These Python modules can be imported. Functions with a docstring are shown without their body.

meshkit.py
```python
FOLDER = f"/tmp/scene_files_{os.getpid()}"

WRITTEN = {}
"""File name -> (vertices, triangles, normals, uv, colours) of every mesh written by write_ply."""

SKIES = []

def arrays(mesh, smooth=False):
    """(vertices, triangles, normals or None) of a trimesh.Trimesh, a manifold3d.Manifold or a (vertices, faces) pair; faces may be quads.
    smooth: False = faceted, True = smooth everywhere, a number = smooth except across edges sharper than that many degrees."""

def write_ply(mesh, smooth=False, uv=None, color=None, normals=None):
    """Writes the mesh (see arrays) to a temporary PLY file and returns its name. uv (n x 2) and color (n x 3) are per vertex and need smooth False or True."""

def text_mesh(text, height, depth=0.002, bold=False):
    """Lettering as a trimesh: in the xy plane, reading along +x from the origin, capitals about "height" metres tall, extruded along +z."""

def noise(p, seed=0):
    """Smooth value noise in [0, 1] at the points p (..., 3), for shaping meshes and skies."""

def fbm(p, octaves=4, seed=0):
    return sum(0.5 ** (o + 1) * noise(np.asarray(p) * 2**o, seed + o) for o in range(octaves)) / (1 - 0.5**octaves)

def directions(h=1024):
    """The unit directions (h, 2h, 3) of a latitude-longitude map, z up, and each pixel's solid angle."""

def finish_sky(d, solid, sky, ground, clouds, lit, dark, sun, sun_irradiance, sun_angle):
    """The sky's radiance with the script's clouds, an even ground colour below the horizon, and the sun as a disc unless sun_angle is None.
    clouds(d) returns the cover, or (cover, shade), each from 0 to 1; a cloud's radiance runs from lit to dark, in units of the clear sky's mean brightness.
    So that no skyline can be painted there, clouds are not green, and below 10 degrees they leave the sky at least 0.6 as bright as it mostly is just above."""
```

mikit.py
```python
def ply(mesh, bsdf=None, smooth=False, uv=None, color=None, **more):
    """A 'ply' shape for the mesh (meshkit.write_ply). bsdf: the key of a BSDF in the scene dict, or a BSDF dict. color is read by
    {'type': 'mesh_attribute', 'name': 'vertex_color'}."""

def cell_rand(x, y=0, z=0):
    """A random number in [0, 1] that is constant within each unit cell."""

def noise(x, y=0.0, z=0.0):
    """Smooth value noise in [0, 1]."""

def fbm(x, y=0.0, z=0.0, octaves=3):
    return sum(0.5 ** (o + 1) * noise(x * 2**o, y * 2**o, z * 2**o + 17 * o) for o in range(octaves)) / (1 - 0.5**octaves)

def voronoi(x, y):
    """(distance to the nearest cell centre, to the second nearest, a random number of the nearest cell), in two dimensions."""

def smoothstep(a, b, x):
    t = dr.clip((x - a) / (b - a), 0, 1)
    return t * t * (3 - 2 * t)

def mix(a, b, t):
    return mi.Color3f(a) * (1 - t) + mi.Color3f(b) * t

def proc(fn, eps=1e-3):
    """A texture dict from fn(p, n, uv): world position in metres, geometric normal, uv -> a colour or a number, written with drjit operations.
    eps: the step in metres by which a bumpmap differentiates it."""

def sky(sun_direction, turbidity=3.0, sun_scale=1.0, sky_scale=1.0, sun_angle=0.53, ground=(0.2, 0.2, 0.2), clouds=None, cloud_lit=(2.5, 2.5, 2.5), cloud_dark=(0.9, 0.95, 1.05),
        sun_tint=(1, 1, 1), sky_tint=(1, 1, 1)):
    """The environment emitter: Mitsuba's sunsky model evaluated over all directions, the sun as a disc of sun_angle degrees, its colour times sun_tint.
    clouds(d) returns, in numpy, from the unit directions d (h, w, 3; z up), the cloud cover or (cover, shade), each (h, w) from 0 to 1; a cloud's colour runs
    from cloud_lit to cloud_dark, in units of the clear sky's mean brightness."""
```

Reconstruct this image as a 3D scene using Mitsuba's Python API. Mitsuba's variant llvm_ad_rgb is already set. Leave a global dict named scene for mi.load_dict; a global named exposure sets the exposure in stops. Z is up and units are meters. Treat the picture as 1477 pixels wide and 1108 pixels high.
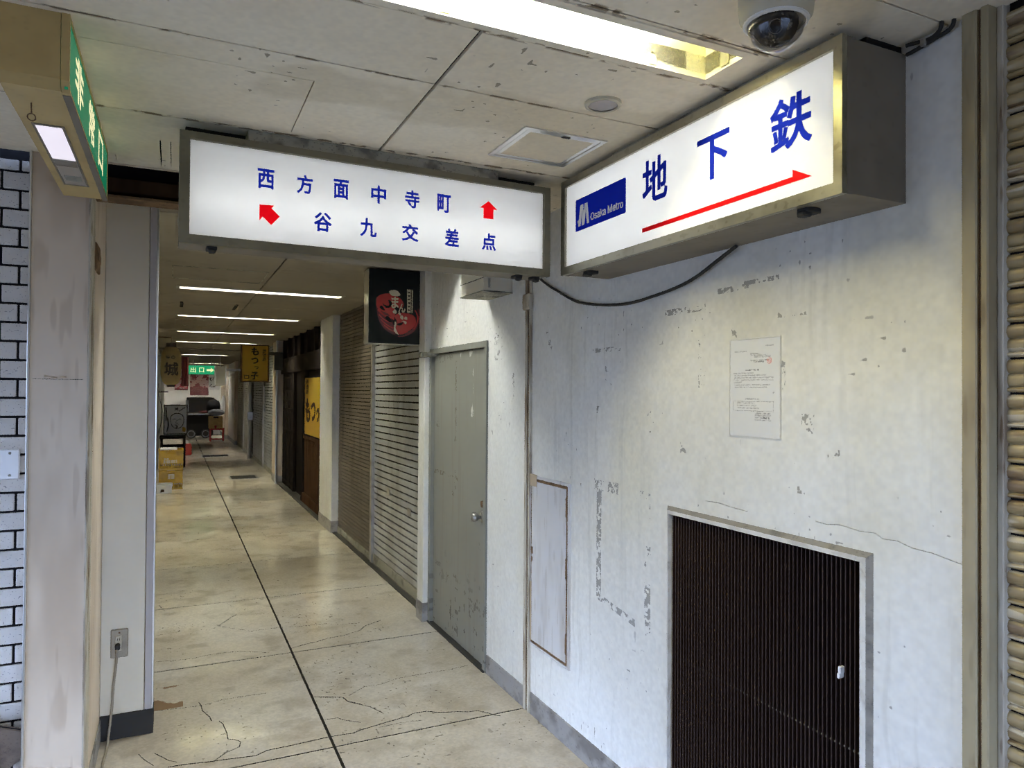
import math, json, numpy as np, trimesh, mitsuba as mi, drjit as dr, mikit, meshkit
from mikit import noise, fbm, voronoi, cell_rand, smoothstep, mix
from shapely.geometry import Polygon, box as rect
from shapely import affinity, union_all

T = mi.ScalarTransform4f
scene, labels = {}, {}

# ------------------------------------------------------------------ camera, daylight, exposure
EYE = np.array([0.0, 0.0, 1.6])
FWD = np.array([0.428717, 0.903361, 0.011846])
UP = np.array([-0.011222, -0.007786, 0.999907])
scene["camera"] = {"type": "perspective", "fov": math.degrees(2 * math.atan(738.5 / 1027.33)), "fov_axis": "x", "near_clip": 0.01, "far_clip": 500.0,
                   "to_world": T().look_at(origin=EYE.tolist(), target=(EYE + FWD).tolist(), up=UP.tolist())}
exposure = 0.0
SKY_LEVEL = 74.0
scene["sky"] = mikit.sky((-0.3, -0.6, 0.75), turbidity=4.0, sun_scale=0.0, sky_scale=SKY_LEVEL, ground=(0.25, 0.25, 0.25),
                         clouds=lambda d: np.ones(d.shape[:2]) * 1.0, cloud_lit=(0.65, 0.87, 1.38), cloud_dark=(0.65, 0.87, 1.38))
scene["sky"]["sampling_weight"] = 9.0
FRONT_TUBE = (180.0, 160.0, 90.0)
HALL_TUBE = (350.0, 338.0, 256.0)
NEAR_HALL_TUBE = (245.0, 258.0, 250.0)
SIGN_TUBE = (3.7, 3.78, 3.7)
END_TUBE = (480.0, 462.0, 405.0)

# ------------------------------------------------------------------ helpers
used = {}
def num(k):
    n = used.get(k, 0); used[k] = n + 1
    return k if n == 0 else f"{k}_{n:03d}"
def say(key, label=None, cat=None, group=None, kind=None):
    d = labels.setdefault(key, {})
    for a, b in (("label", label), ("category", cat), ("group", group), ("kind", kind)):
        if b: d[a] = b
    return key
def thing(name, label, cat, group=None):
    return say(num(name), label, cat, group)
def put(key, mesh, mat, smooth=False, label=None, kind=None, **more):
    if not (key in labels and key not in scene): key = num(key)
    scene[key] = mikit.ply(mesh, mat, smooth, **more)
    if label or kind: say(key, label, None, None, kind)
    return key
def again(key, src, M):
    key = num(key); scene[key] = {**scene[src], "to_world": M}
    return key
def cat(*ms): return trimesh.util.concatenate([m for m in ms])
def hexa(x0, x1, y0, y1, z0, z1, b=0.0):
    lo, hi = np.minimum([x0, y0, z0], [x1, y1, z1]), np.maximum([x0, y0, z0], [x1, y1, z1])
    if b <= 0:
        m = trimesh.creation.box(extents=hi - lo); m.apply_translation((lo + hi) / 2); return m
    b = min(b, *((hi - lo) * 0.45)); pts = []
    for sx in (0, 1):
        for sy in (0, 1):
            for sz in (0, 1):
                for a in range(3):
                    p = np.array([(lo, hi)[sx][0], (lo, hi)[sy][1], (lo, hi)[sz][2]])
                    for k, s in enumerate((sx, sy, sz)):
                        if k != a: p[k] += b if s == 0 else -b
                    pts.append(p)
    return trimesh.convex.convex_hull(np.array(pts))
def frame_map(m, O, U, V, N):
    m = m.copy(); M = np.eye(4); M[:3, 0], M[:3, 1], M[:3, 2], M[:3, 3] = U, V, N, O
    m.apply_transform(M)
    return m
def extr(poly, d, O=(0, 0, 0), U=(1, 0, 0), V=(0, 1, 0)):
    """A shapely polygon in the plane (O, U, V), extruded by d along U x V."""
    U, V = np.array(U, float), np.array(V, float)
    ms = [trimesh.creation.extrude_polygon(g, d, engine="earcut") for g in getattr(poly, "geoms", [poly]) if g.area > 1e-9]
    return frame_map(cat(*ms), O, U, V, np.cross(U, V))
def prism(pts, d, O, U, V): return extr(Polygon(pts), d, O, U, V)
def tube(pts, r, sides=8, cap=True):
    p = np.asarray(pts, float); t = np.gradient(p, axis=0); t /= np.linalg.norm(t, axis=1, keepdims=True)
    a = np.cross(t, [0, 0, 1.0]); bad = np.linalg.norm(a, axis=1) < 0.1; a[bad] = np.cross(t[bad], [1.0, 0, 0]); a /= np.linalg.norm(a, axis=1, keepdims=True)
    for i in range(1, len(a)):
        if a[i] @ a[i - 1] < 0: a[i] *= -1
    b = np.cross(t, a); th = np.arange(sides) * 2 * np.pi / sides
    v = (p[:, None] + r * (np.cos(th)[None, :, None] * a[:, None] + np.sin(th)[None, :, None] * b[:, None])).reshape(-1, 3)
    f = []
    for i in range(len(p) - 1):
        for j in range(sides):
            k = (j + 1) % sides
            f += [[i * sides + j, i * sides + k, (i + 1) * sides + k], [i * sides + j, (i + 1) * sides + k, (i + 1) * sides + j]]
    n = len(v); v = np.vstack([v, p[0], p[-1]])
    for j in range(sides):
        k = (j + 1) % sides
        f += [[n, k, j], [n + 1, (len(p) - 1) * sides + j, (len(p) - 1) * sides + k]]
    m = trimesh.Trimesh(v, f, process=False); m.fix_normals()
    return m
def smoothline(pts, n=6):
    from scipy.interpolate import CubicSpline
    p = np.asarray(pts, float); s = np.concatenate([[0], np.cumsum(np.linalg.norm(np.diff(p, axis=0), axis=1))])
    return CubicSpline(s, p)(np.linspace(0, s[-1], n * (len(p) - 1) + 1))
def lathe(prof, O=(0, 0, 0), axis=(0, 0, 1), seg=32):
    m = trimesh.creation.revolve(np.array(prof, float), sections=seg)
    M = trimesh.geometry.align_vectors([0, 0, 1], axis); M[:3, 3] = O; m.apply_transform(M)
    return m
def ribbon(pts, w):
    """A thin crack on the floor: a strip with its own width, a hair above z = 0."""
    p = np.asarray(pts, float)[:, :2]; t = np.gradient(p, axis=0); t /= np.linalg.norm(t, axis=1, keepdims=True) + 1e-9
    nrm = np.stack([-t[:, 1], t[:, 0]], 1); w = np.broadcast_to(w, (len(p),))[:, None] / 2
    v = np.vstack([np.c_[p + nrm * w, np.full(len(p), 0.0006)], np.c_[p - nrm * w, np.full(len(p), 0.0006)]]); n = len(p); f = []
    for i in range(n - 1): f += [[i, n + i, n + i + 1], [i, n + i + 1, i + 1]]
    return trimesh.Trimesh(v, f, process=False)

GLYPHS = json.loads('''{"西":[[[0,188,0,205,211,205,211,187,140,186,141,153,201,152,201,1,183,1,182,15,32,15,31,0,13,0,13,152,70,153,71,186],[33,74,31,73,32,32,183,33,183,73,138,73,129,76,125,80,122,92,121,136,88,136,83,108,77,95,69,84,53,70,42,64],[141,92,144,90,181,90,183,91,183,136,140,136],[88,154,122,153,122,187,88,187],[31,80,34,79,45,85,61,101,69,120,70,136,31,135]]],"方":[[[0,13,21,26,35,39,48,58,55,72,66,110,71,158,70,162,6,162,5,180,109,180,109,186,95,217,110,223,115,219,129,190,129,187,118,183,118,180,214,180,213,162,90,161,89,124,190,124,182,40,177,21,173,13,167,7,150,2,109,3,103,21,149,19,158,25,166,57,170,95,169,106,85,106,73,64,64,46,51,28,34,12,15,0,13,0]]],"面":[[[0,189,0,206,213,206,213,189,115,189,105,161,106,158,201,158,201,0,183,0,182,13,29,13,28,0,11,0,11,158,85,158,92,188],[147,31,183,31,182,141,147,140],[79,31,129,30,130,57,80,58],[79,116,129,115,130,140,80,141],[80,100,80,73,130,74,129,100],[28,31,63,31,62,141,28,140]]],"中":[[[0,178,86,179,87,222,106,222,107,179,193,179,193,65,175,65,174,79,107,79,106,0,87,0,86,79,19,79,18,64,0,64],[106,98,175,97,175,161,106,161],[18,98,87,97,87,161,18,161]]],"寺":[[[0,126,0,143,98,143,98,173,97,175,21,175,21,192,97,192,98,220,116,220,117,192,198,192,198,175,118,175,116,173,116,144,216,143,216,126,160,125,160,96,212,96,212,79,161,79,160,15,157,8,152,4,140,1,105,0,99,18,138,18,141,20,142,77,141,79,6,79,6,96,141,96,142,126]],[[37,63,38,66,49,73,52,73,73,53,85,38,88,31,72,22,57,44]]],"町":[[[104,178,104,196,214,196,213,178,179,177,179,15,177,9,167,2,153,0,122,0,116,15,116,18,156,17,161,21,161,177]],[[0,199,93,199,93,35,16,35,15,16,0,16],[54,110,53,52,76,51,77,109],[54,183,53,127,76,126,77,182],[15,52,38,52,37,110,15,109],[15,127,38,127,37,183,15,182]]],"谷":[[[0,94,33,108,65,129,85,147,110,179,124,169,121,164,121,160,151,131,185,109,222,92,209,76,201,78,181,89,179,88,178,0,160,0,159,10,63,10,62,0,43,0,43,90,40,90,26,82,10,76],[54,99,55,97,164,98,129,127,110,148,80,118],[63,81,63,26,160,27,159,81]],[[131,208,146,218,187,186,212,162,198,151,195,151,169,178]],[[10,162,10,164,44,187,70,216,88,209,79,197,57,175,25,150]]],"九":[[[12,0,0,15,14,22,33,36,51,59,61,79,67,97,74,139,73,141,10,141,10,159,75,159,76,218,95,218,95,159,166,159,167,23,170,21,202,21,207,29,208,55,225,48,222,18,219,11,213,5,207,3,164,3,154,7,148,20,148,140,94,141,92,137,88,103,81,77,73,58,62,40,43,19,15,0]]],"交":[[[0,16,53,32,74,42,94,56,71,86,58,111,57,117,70,121,73,121,80,105,90,88,109,68,130,92,144,122,162,118,160,110,146,84,124,55,142,43,163,33,190,24,217,19,207,2,193,4,163,13,142,22,108,43,84,27,64,17,25,3,10,0]],[[137,153,151,164,196,129,212,113,212,111,197,100,171,127]],[[4,188,102,189,103,192,89,216,89,219,106,224,123,194,120,189,211,189,211,171,4,171]],[[6,113,7,116,40,138,56,153,63,163,82,157,53,126,22,102,18,101]]],"差":[[[12,6,0,22,12,28,32,42,50,60,67,87,5,88,4,105,77,105,85,124,84,127,27,127,27,143,90,143,93,151,94,163,15,164,15,180,62,180,47,205,63,211,70,203,84,180,137,180,148,196,155,211,159,212,175,207,175,204,161,184,160,180,206,180,206,163,116,163,110,145,111,143,195,143,195,127,106,127,98,106,216,105,215,88,90,88,80,70,197,69,197,52,142,52,142,18,215,17,215,0,43,0,43,17,123,18,123,52,75,52,74,60,45,28,18,8]]],"点":[[[171,51,187,57,209,26,218,8,201,1,192,19]],[[30,148,99,148,99,221,117,221,118,195,208,195,208,178,117,177,118,148,190,148,190,70,30,70],[47,88,171,87,172,130,48,131]],[[122,49,133,52,139,51,151,23,155,6,138,2]],[[72,49,89,50,94,22,94,3,77,1]],[[0,8,15,23,32,55,49,51,37,25,26,9,17,0]]],"地":[[[69,117,95,128,95,194,112,194,112,137,115,136,144,149,144,216,161,216,161,157,191,168,200,175,213,171,212,95,210,73,208,67,203,62,189,58,174,58,170,73,187,73,193,78,195,99,194,151,161,136,161,48,144,48,144,128,114,117,112,115,113,23,116,18,123,16,197,17,201,20,205,28,208,50,212,47,223,44,221,23,214,7,207,2,200,0,117,0,103,5,98,11,95,22,95,107,93,108,75,101]],[[0,51,33,64,33,140,2,141,2,158,33,158,33,213,50,213,50,159,78,158,78,141,50,140,50,73,54,72,77,82,81,66,10,33,6,34]]],"下":[[[0,186,0,204,214,204,214,186,112,185,112,146,117,146,162,122,194,102,201,97,201,95,191,82,187,80,159,101,112,127,112,1,93,0,93,185]]],"鉄":[[[97,0,86,14,112,30,127,46,139,68,146,91,145,97,102,97,102,114,149,115,148,161,125,161,112,127,97,135,110,169,117,210,121,211,135,208,130,178,148,178,149,220,167,220,167,178,212,177,212,161,167,161,166,115,217,114,217,97,168,96,174,72,187,45,206,24,221,16,221,14,210,0,195,9,181,23,172,36,158,66,139,33,115,10]],[[0,163,11,170,30,188,43,204,53,222,66,217,67,215,63,207,63,205,87,188,101,175,95,162,92,160,73,179,54,193,28,161,87,159,87,144,62,143,62,118,95,118,95,102,62,101,62,37,65,36,97,43,97,28,12,8,7,9,4,24,45,32,47,34,47,101,8,102,8,118,46,118,47,143,23,144,22,155,7,144]],[[68,49,73,63,79,92,92,88,80,45,74,45]],[[16,86,25,89,28,88,35,60,36,44,24,41,22,61]]],"非":[[[126,221,144,221,145,185,213,185,212,167,144,166,145,131,208,131,208,114,144,114,144,77,217,76,217,58,144,58,144,0,126,0]],[[0,59,0,76,72,77,71,114,10,114,10,131,72,131,72,166,6,167,6,185,71,185,72,221,90,221,90,0,72,0,71,58]]],"常":[[[0,185,37,185,32,196,20,212,20,214,35,220,55,194,55,191,47,188,47,185,90,185,91,222,110,222,111,185,149,185,150,188,142,190,142,192,161,219,164,220,178,215,180,212,159,185,200,185,200,133,182,133,181,169,18,169,17,133,0,133]],[[15,80,93,81,92,100,37,100,37,152,163,152,163,100,112,100,111,81,185,80,185,21,180,14,172,11,138,10,132,26,164,26,167,28,167,63,112,64,111,0,93,0,93,64,34,64,33,11,15,11],[55,138,55,114,145,115,144,138]]],"口":[[[0,191,180,191,180,1,161,1,160,21,21,21,19,19,19,0,0,1],[20,173,19,39,161,39,161,173]]],"出":[[[0,102,20,102,20,32,84,32,85,116,11,117,11,200,30,200,31,135,85,136,85,222,104,222,105,135,161,135,161,200,180,200,180,117,104,117,104,33,170,32,170,101,190,102,190,1,171,0,169,14,0,14]]],"城":[[[0,51,28,61,28,145,3,146,3,163,28,163,28,219,45,219,45,164,68,163,68,146,45,145,45,68,47,67,68,75,71,58,8,33,5,33]],[[66,34,76,71,78,95,78,185,150,185,150,222,167,222,168,185,197,185,198,187,194,193,173,211,175,215,181,219,187,219,213,194,205,188,205,185,219,185,219,168,168,167,173,99,175,85,177,84,189,110,197,140,200,141,214,138,202,97,181,55,191,28,200,20,205,22,207,29,209,59,223,50,220,24,215,10,205,3,194,3,189,5,178,16,168,37,150,18,130,2,127,2,115,13,138,30,163,59,156,99,152,163,150,168,95,167,96,135,141,135,138,57,135,47,129,42,121,40,100,41,96,56,117,55,122,59,124,72,125,119,96,120,94,81,88,45,75,13,64,0,52,10,52,12]]],"も":[[[0,108,2,109,32,101,52,99,57,142,6,151,6,169,30,163,58,160,62,187,62,202,83,201,77,160,96,159,126,162,125,144,75,142,70,100,102,99,124,102,124,88,123,83,68,81,66,53,71,36,83,24,99,19,124,20,136,23,151,30,160,39,164,47,166,53,166,67,160,85,141,109,157,113,162,113,166,109,181,85,186,64,186,53,183,39,178,29,168,18,149,7,132,2,115,0,91,1,79,4,61,15,51,31,48,44,49,82,20,85,0,90]]],"つ":[[[0,122,75,145,102,151,138,153,154,150,174,141,192,122,197,111,200,97,198,70,195,61,185,44,172,31,155,20,120,7,94,2,68,0,60,20,98,23,132,32,154,43,169,57,174,66,179,83,178,101,173,113,163,125,149,132,135,135,119,135,76,126,8,101]]],"っ":[[[0,102,82,125,95,127,117,127,127,125,146,116,159,101,165,83,164,59,161,50,152,35,144,27,129,17,110,9,91,4,56,0,49,19,73,20,101,26,118,33,135,45,142,56,146,70,145,83,141,92,133,102,123,107,111,110,98,110,59,101,7,82]]],"子":[[[0,97,0,115,99,115,100,150,130,166,157,187,156,188,24,188,24,206,184,207,197,197,192,190,167,170,118,140,118,116,217,115,217,97,118,97,118,16,116,10,112,6,95,1,58,0,51,17,51,19,92,18,99,21,100,97]]],"居":[[[0,9,5,18,15,41,24,81,27,121,27,209,204,209,204,150,139,149,140,123,217,123,217,107,141,107,139,105,140,78,200,78,200,1,182,1,181,9,81,9,80,0,63,0,63,78,120,78,120,107,44,107,37,52,26,18,16,0],[45,167,185,166,186,192,46,193],[80,26,181,25,182,61,81,62],[45,124,120,123,121,149,46,150]]],"酒":[[[61,192,61,209,220,209,220,192,166,191,167,159,211,159,211,1,194,1,193,12,87,12,86,0,69,1,69,159,109,159,111,161,111,191],[86,29,193,28,194,54,87,55],[88,89,86,88,87,71,194,72,193,94,164,94,155,96,151,100,149,107,148,143,127,143,126,121,119,104,106,90,95,83],[165,110,194,109,194,143,164,143],[127,160,150,160,149,192,127,191],[86,97,88,96,95,100,106,112,112,126,112,143,86,142]],[[4,14,4,16,16,36,44,93,55,85,57,80,26,14,20,4]],[[8,205,16,216,20,217,51,199,57,195,57,193,46,179]],[[0,141,10,153,44,135,50,130,39,116,1,138]]],"屋":[[[0,9,8,23,15,42,23,81,26,121,26,208,204,208,204,154,45,154,44,138,212,137,212,122,165,121,198,94,210,82,208,79,195,72,181,87,136,84,137,62,201,62,201,47,137,47,136,22,219,21,219,6,38,6,38,21,119,22,118,47,56,47,56,62,119,63,118,83,74,80,60,77,55,94,61,96,73,104,89,119,88,122,45,122,43,121,40,72,36,50,27,20,17,0,14,0],[44,170,185,169,186,192,45,193],[89,98,90,96,95,96,163,101,148,114,156,119,156,122,115,122]]],"味":[[[56,28,76,42,92,58,110,82,122,105,121,107,71,107,71,124,130,125,130,164,128,165,81,165,81,182,129,182,130,221,148,221,148,182,200,182,200,165,148,165,148,125,210,124,210,107,156,106,164,88,178,65,190,50,213,29,200,15,195,18,173,43,151,81,149,81,148,0,130,0,129,83,103,45,76,19,68,14]],[[0,200,63,200,63,60,17,59,16,41,0,41],[17,183,16,78,45,77,46,182]]],"の":[[[0,74,0,90,4,110,13,130,22,143,35,156,51,167,63,173,83,179,98,181,127,179,144,174,159,166,170,157,183,142,190,129,196,108,197,82,194,65,181,38,168,24,157,16,141,8,117,1,107,0,96,18,118,21,145,32,163,48,171,62,176,77,177,102,171,124,163,138,145,153,133,159,113,162,105,115,92,71,76,39,59,22,48,18,38,18,31,20,20,27,11,38,5,50],[19,74,25,54,36,42,46,40,59,49,69,67,81,100,88,128,93,162,78,159,62,152,48,143,37,132,27,116,21,101]]],"ま":[[[0,125,40,121,74,121,73,154,2,158,2,176,48,171,73,171,73,203,93,203,93,172,157,178,157,161,94,156,92,154,93,122,159,128,158,110,92,104,94,68,129,54,162,32,164,29,155,15,153,13,150,14,123,36,96,48,93,20,86,10,74,3,60,0,35,1,20,5,10,11,4,18,0,28,0,43,7,57,19,66,33,71,47,73,74,72,75,97,73,104,40,104,1,107],[18,36,20,27,30,20,43,17,61,18,69,21,75,30,76,54,62,57,35,55,28,52,20,46]]],"ん":[[[0,8,31,78,92,196,113,188,113,186,92,153,64,101,66,100,77,107,87,110,104,110,112,107,120,99,124,88,125,36,128,27,137,21,150,20,167,28,182,48,193,78,209,66,204,50,196,34,179,13,172,8,155,1,129,1,114,10,107,25,106,78,103,86,92,93,80,92,64,84,45,62,32,33,21,0,4,5]]],"ぷ":[[[171,148,171,160,174,168,180,175,193,181,203,181,213,177,219,172,225,160,225,148,219,136,213,131,203,127,192,127,181,132,174,140],[182,157,184,146,189,140,201,138,207,140,212,146,214,157,208,167,201,170,195,170,185,163]],[[163,90,176,99,179,99,182,96,207,56,219,30,219,23,202,15,195,36,184,59]],[[76,179,86,192,90,192,125,175,146,162,151,149,126,129,122,128,111,139,126,149,126,152,107,164]],[[64,23,83,19,108,18,120,22,127,33,126,47,117,66,100,88,78,108,84,116,90,121,93,121,125,86,139,66,147,45,146,23,136,8,127,3,115,0,89,0,68,3]],[[0,29,34,51,60,75,64,73,72,62,50,40,12,13,8,16]]],"く":[[[2,99,0,110,4,119,18,133,75,179,89,192,101,208,105,207,120,192,31,120,25,112,24,107,35,93,91,48,123,19,125,15,108,0,71,38,11,88]]]}''')
def glyph(ch, w, h, bold=0.0, slant=0.0):
    """The character as a polygon filling w x h metres with its lower left corner at the origin; bold is added stroke, in 1/200 of the em."""
    polys = []
    for rings in GLYPHS[ch]:
        rr = [np.array(r, float).reshape(-1, 2) for r in rings]
        polys.append(Polygon(rr[0], rr[1:]).buffer(0))
    g = union_all(polys)
    if bold: g = g.buffer(bold, join_style=2, mitre_limit=2.0).simplify(0.4)
    x0, y0, x1, y1 = g.bounds
    g = affinity.affine_transform(g, [w / (x1 - x0), 0, 0, h / (y1 - y0), -x0 * w / (x1 - x0), -y0 * h / (y1 - y0)])
    return affinity.skew(g, slant, 0, origin=(0, 0)) if slant else g
def at(g, x, y): return affinity.translate(g, x, y)

# ------------------------------------------------------------------ materials
def rgb(*c): return {"type": "rgb", "value": list(c)}
def mat(name, color, rough=0.5, metallic=0.0, spec=0.5, bump=None, bump_scale=0.001, **more):
    tex = mikit.proc(color) if callable(color) else rgb(*color)
    b = {"type": "principled", "base_color": tex, "roughness": mikit.proc(rough) if callable(rough) else rough, "metallic": metallic, "specular": spec, **more}
    if spec == 0: b = {"type": "diffuse", "reflectance": tex}
    if bump is not None: b = {"type": "bumpmap", "arbitrary": {**mikit.proc(bump, 2e-3)}, "scale": bump_scale, "bsdf": b}
    scene[name] = {"type": "twosided", "bsdf": b}
    return name
def emit(c, w=0.1): return {"emitter": {"type": "area", "radiance": rgb(*c), "sampling_weight": w}}
def c3(*c): return mi.Color3f(*c)
def inside(v, a, b): return dr.select((v > a) & (v < b), 1.0, 0.0)

# painted plaster wall: yellowed patches, drips, scuffs and the grey glue left by old tape
RES = [  # y0, y1, z0, z1, cover
    (2.545, 2.581, 0.735, 1.232, 0.62), (2.42, 2.60, 1.19, 1.235, 0.20), (2.205, 2.30, 1.185, 1.225, 0.16), (2.203, 2.242, 0.86, 1.02, 0.16),
    (2.203, 2.240, 0.745, 0.865, 0.78), (2.203, 2.235, 0.68, 0.75, 0.35),
    (1.90, 2.12, 1.883, 1.905, 0.50), (1.70, 1.84, 1.930, 1.948, 0.60), (1.575, 1.72, 1.943, 1.957, 0.72), (1.47, 1.58, 1.828, 1.843, 0.50), (2.41, 2.62, 1.772, 1.790, 0.42), (1.55, 1.57, 1.60, 1.70, 0.3), (1.36, 1.40, 1.42, 1.45, 0.4), (2.00, 2.03, 1.39, 1.43, 0.35),
    (1.445, 1.49, 1.49, 1.545, 0.35), (1.90, 1.935, 1.62, 1.80, 0.14), (1.75, 1.775, 1.76, 1.83, 0.4), (2.565, 2.585, 1.515, 1.545, 0.6), (2.20, 2.235, 1.515, 1.55, 0.3), (1.477, 1.505, 1.315, 1.335, 0.55),
    (3.0, 3.02, 1.828, 1.852, 0.8), (3.40, 3.43, 1.55, 1.75, 0.10), (3.55, 3.66, 1.78, 1.92, 0.08)]
def wall_fn(p, n, uv):
    y, z = p.y + p.x * 0.7, p.z
    big = fbm(y * 1.3 + 3, z * 1.1, 1.7, 4)
    col = mix((0.64, 0.625, 0.565), (0.69, 0.69, 0.655), smoothstep(0.35, 0.7, big))
    col = mix(col, c3(0.55, 0.52, 0.40), smoothstep(0.48, 0.75, fbm(y * 2.3 + 11, z * 1.6 + 4, 5.1, 4)) * 0.55)
    drip = fbm(y * 38 + 1.2 * noise(y * 3, z * 5, 2.0), z * 2.2, 9.0, 4)
    col = mix(col, c3(0.46, 0.45, 0.40), smoothstep(0.52, 0.80, drip) * smoothstep(0.4, 0.65, fbm(y * 2.5, z * 0.8, 31.0, 2)) * 0.32)
    fine = fbm(y * 60, z * 60, 2.0, 2)
    col = col * (0.93 + 0.14 * fine)
    scuff = smoothstep(0.785, 0.81, fbm(y * 16 + 40, z * 9, 3.3, 4))
    col = mix(col, c3(0.26, 0.25, 0.22), scuff * 0.45)
    speck = smoothstep(0.93, 0.97, noise(y * 55, z * 55, 8.0)) * smoothstep(0.62, 0.75, noise(y * 6, z * 6, 1.0))
    col = mix(col, c3(0.17, 0.16, 0.14), speck * 0.7)
    grain = 0.55 * fbm(y * 130, z * 130, 4.0, 2) + 0.45 * noise(y * 40, z * 40, 6.0)
    m = mi.Float(0)
    for y0, y1, z0, z1, k in RES:
        m = dr.maximum(m, inside(p.y, y0, y1) * inside(z, z0, z1) * smoothstep(0.015, -0.015, grain - (0.30 + 0.38 * k)))
    # the slanting foot of the old tape frame
    foot = z - (0.745 - 0.14 * (2.581 - p.y))
    m = dr.maximum(m, inside(p.y, 2.30, 2.581) * inside(foot, -0.014, 0.014) * smoothstep(0.02, -0.02, grain - 0.53))
    return mix(col, c3(0.24, 0.235, 0.215), m * 0.9)
mat("wall_paint", wall_fn, 0.55, spec=0.3)

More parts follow.
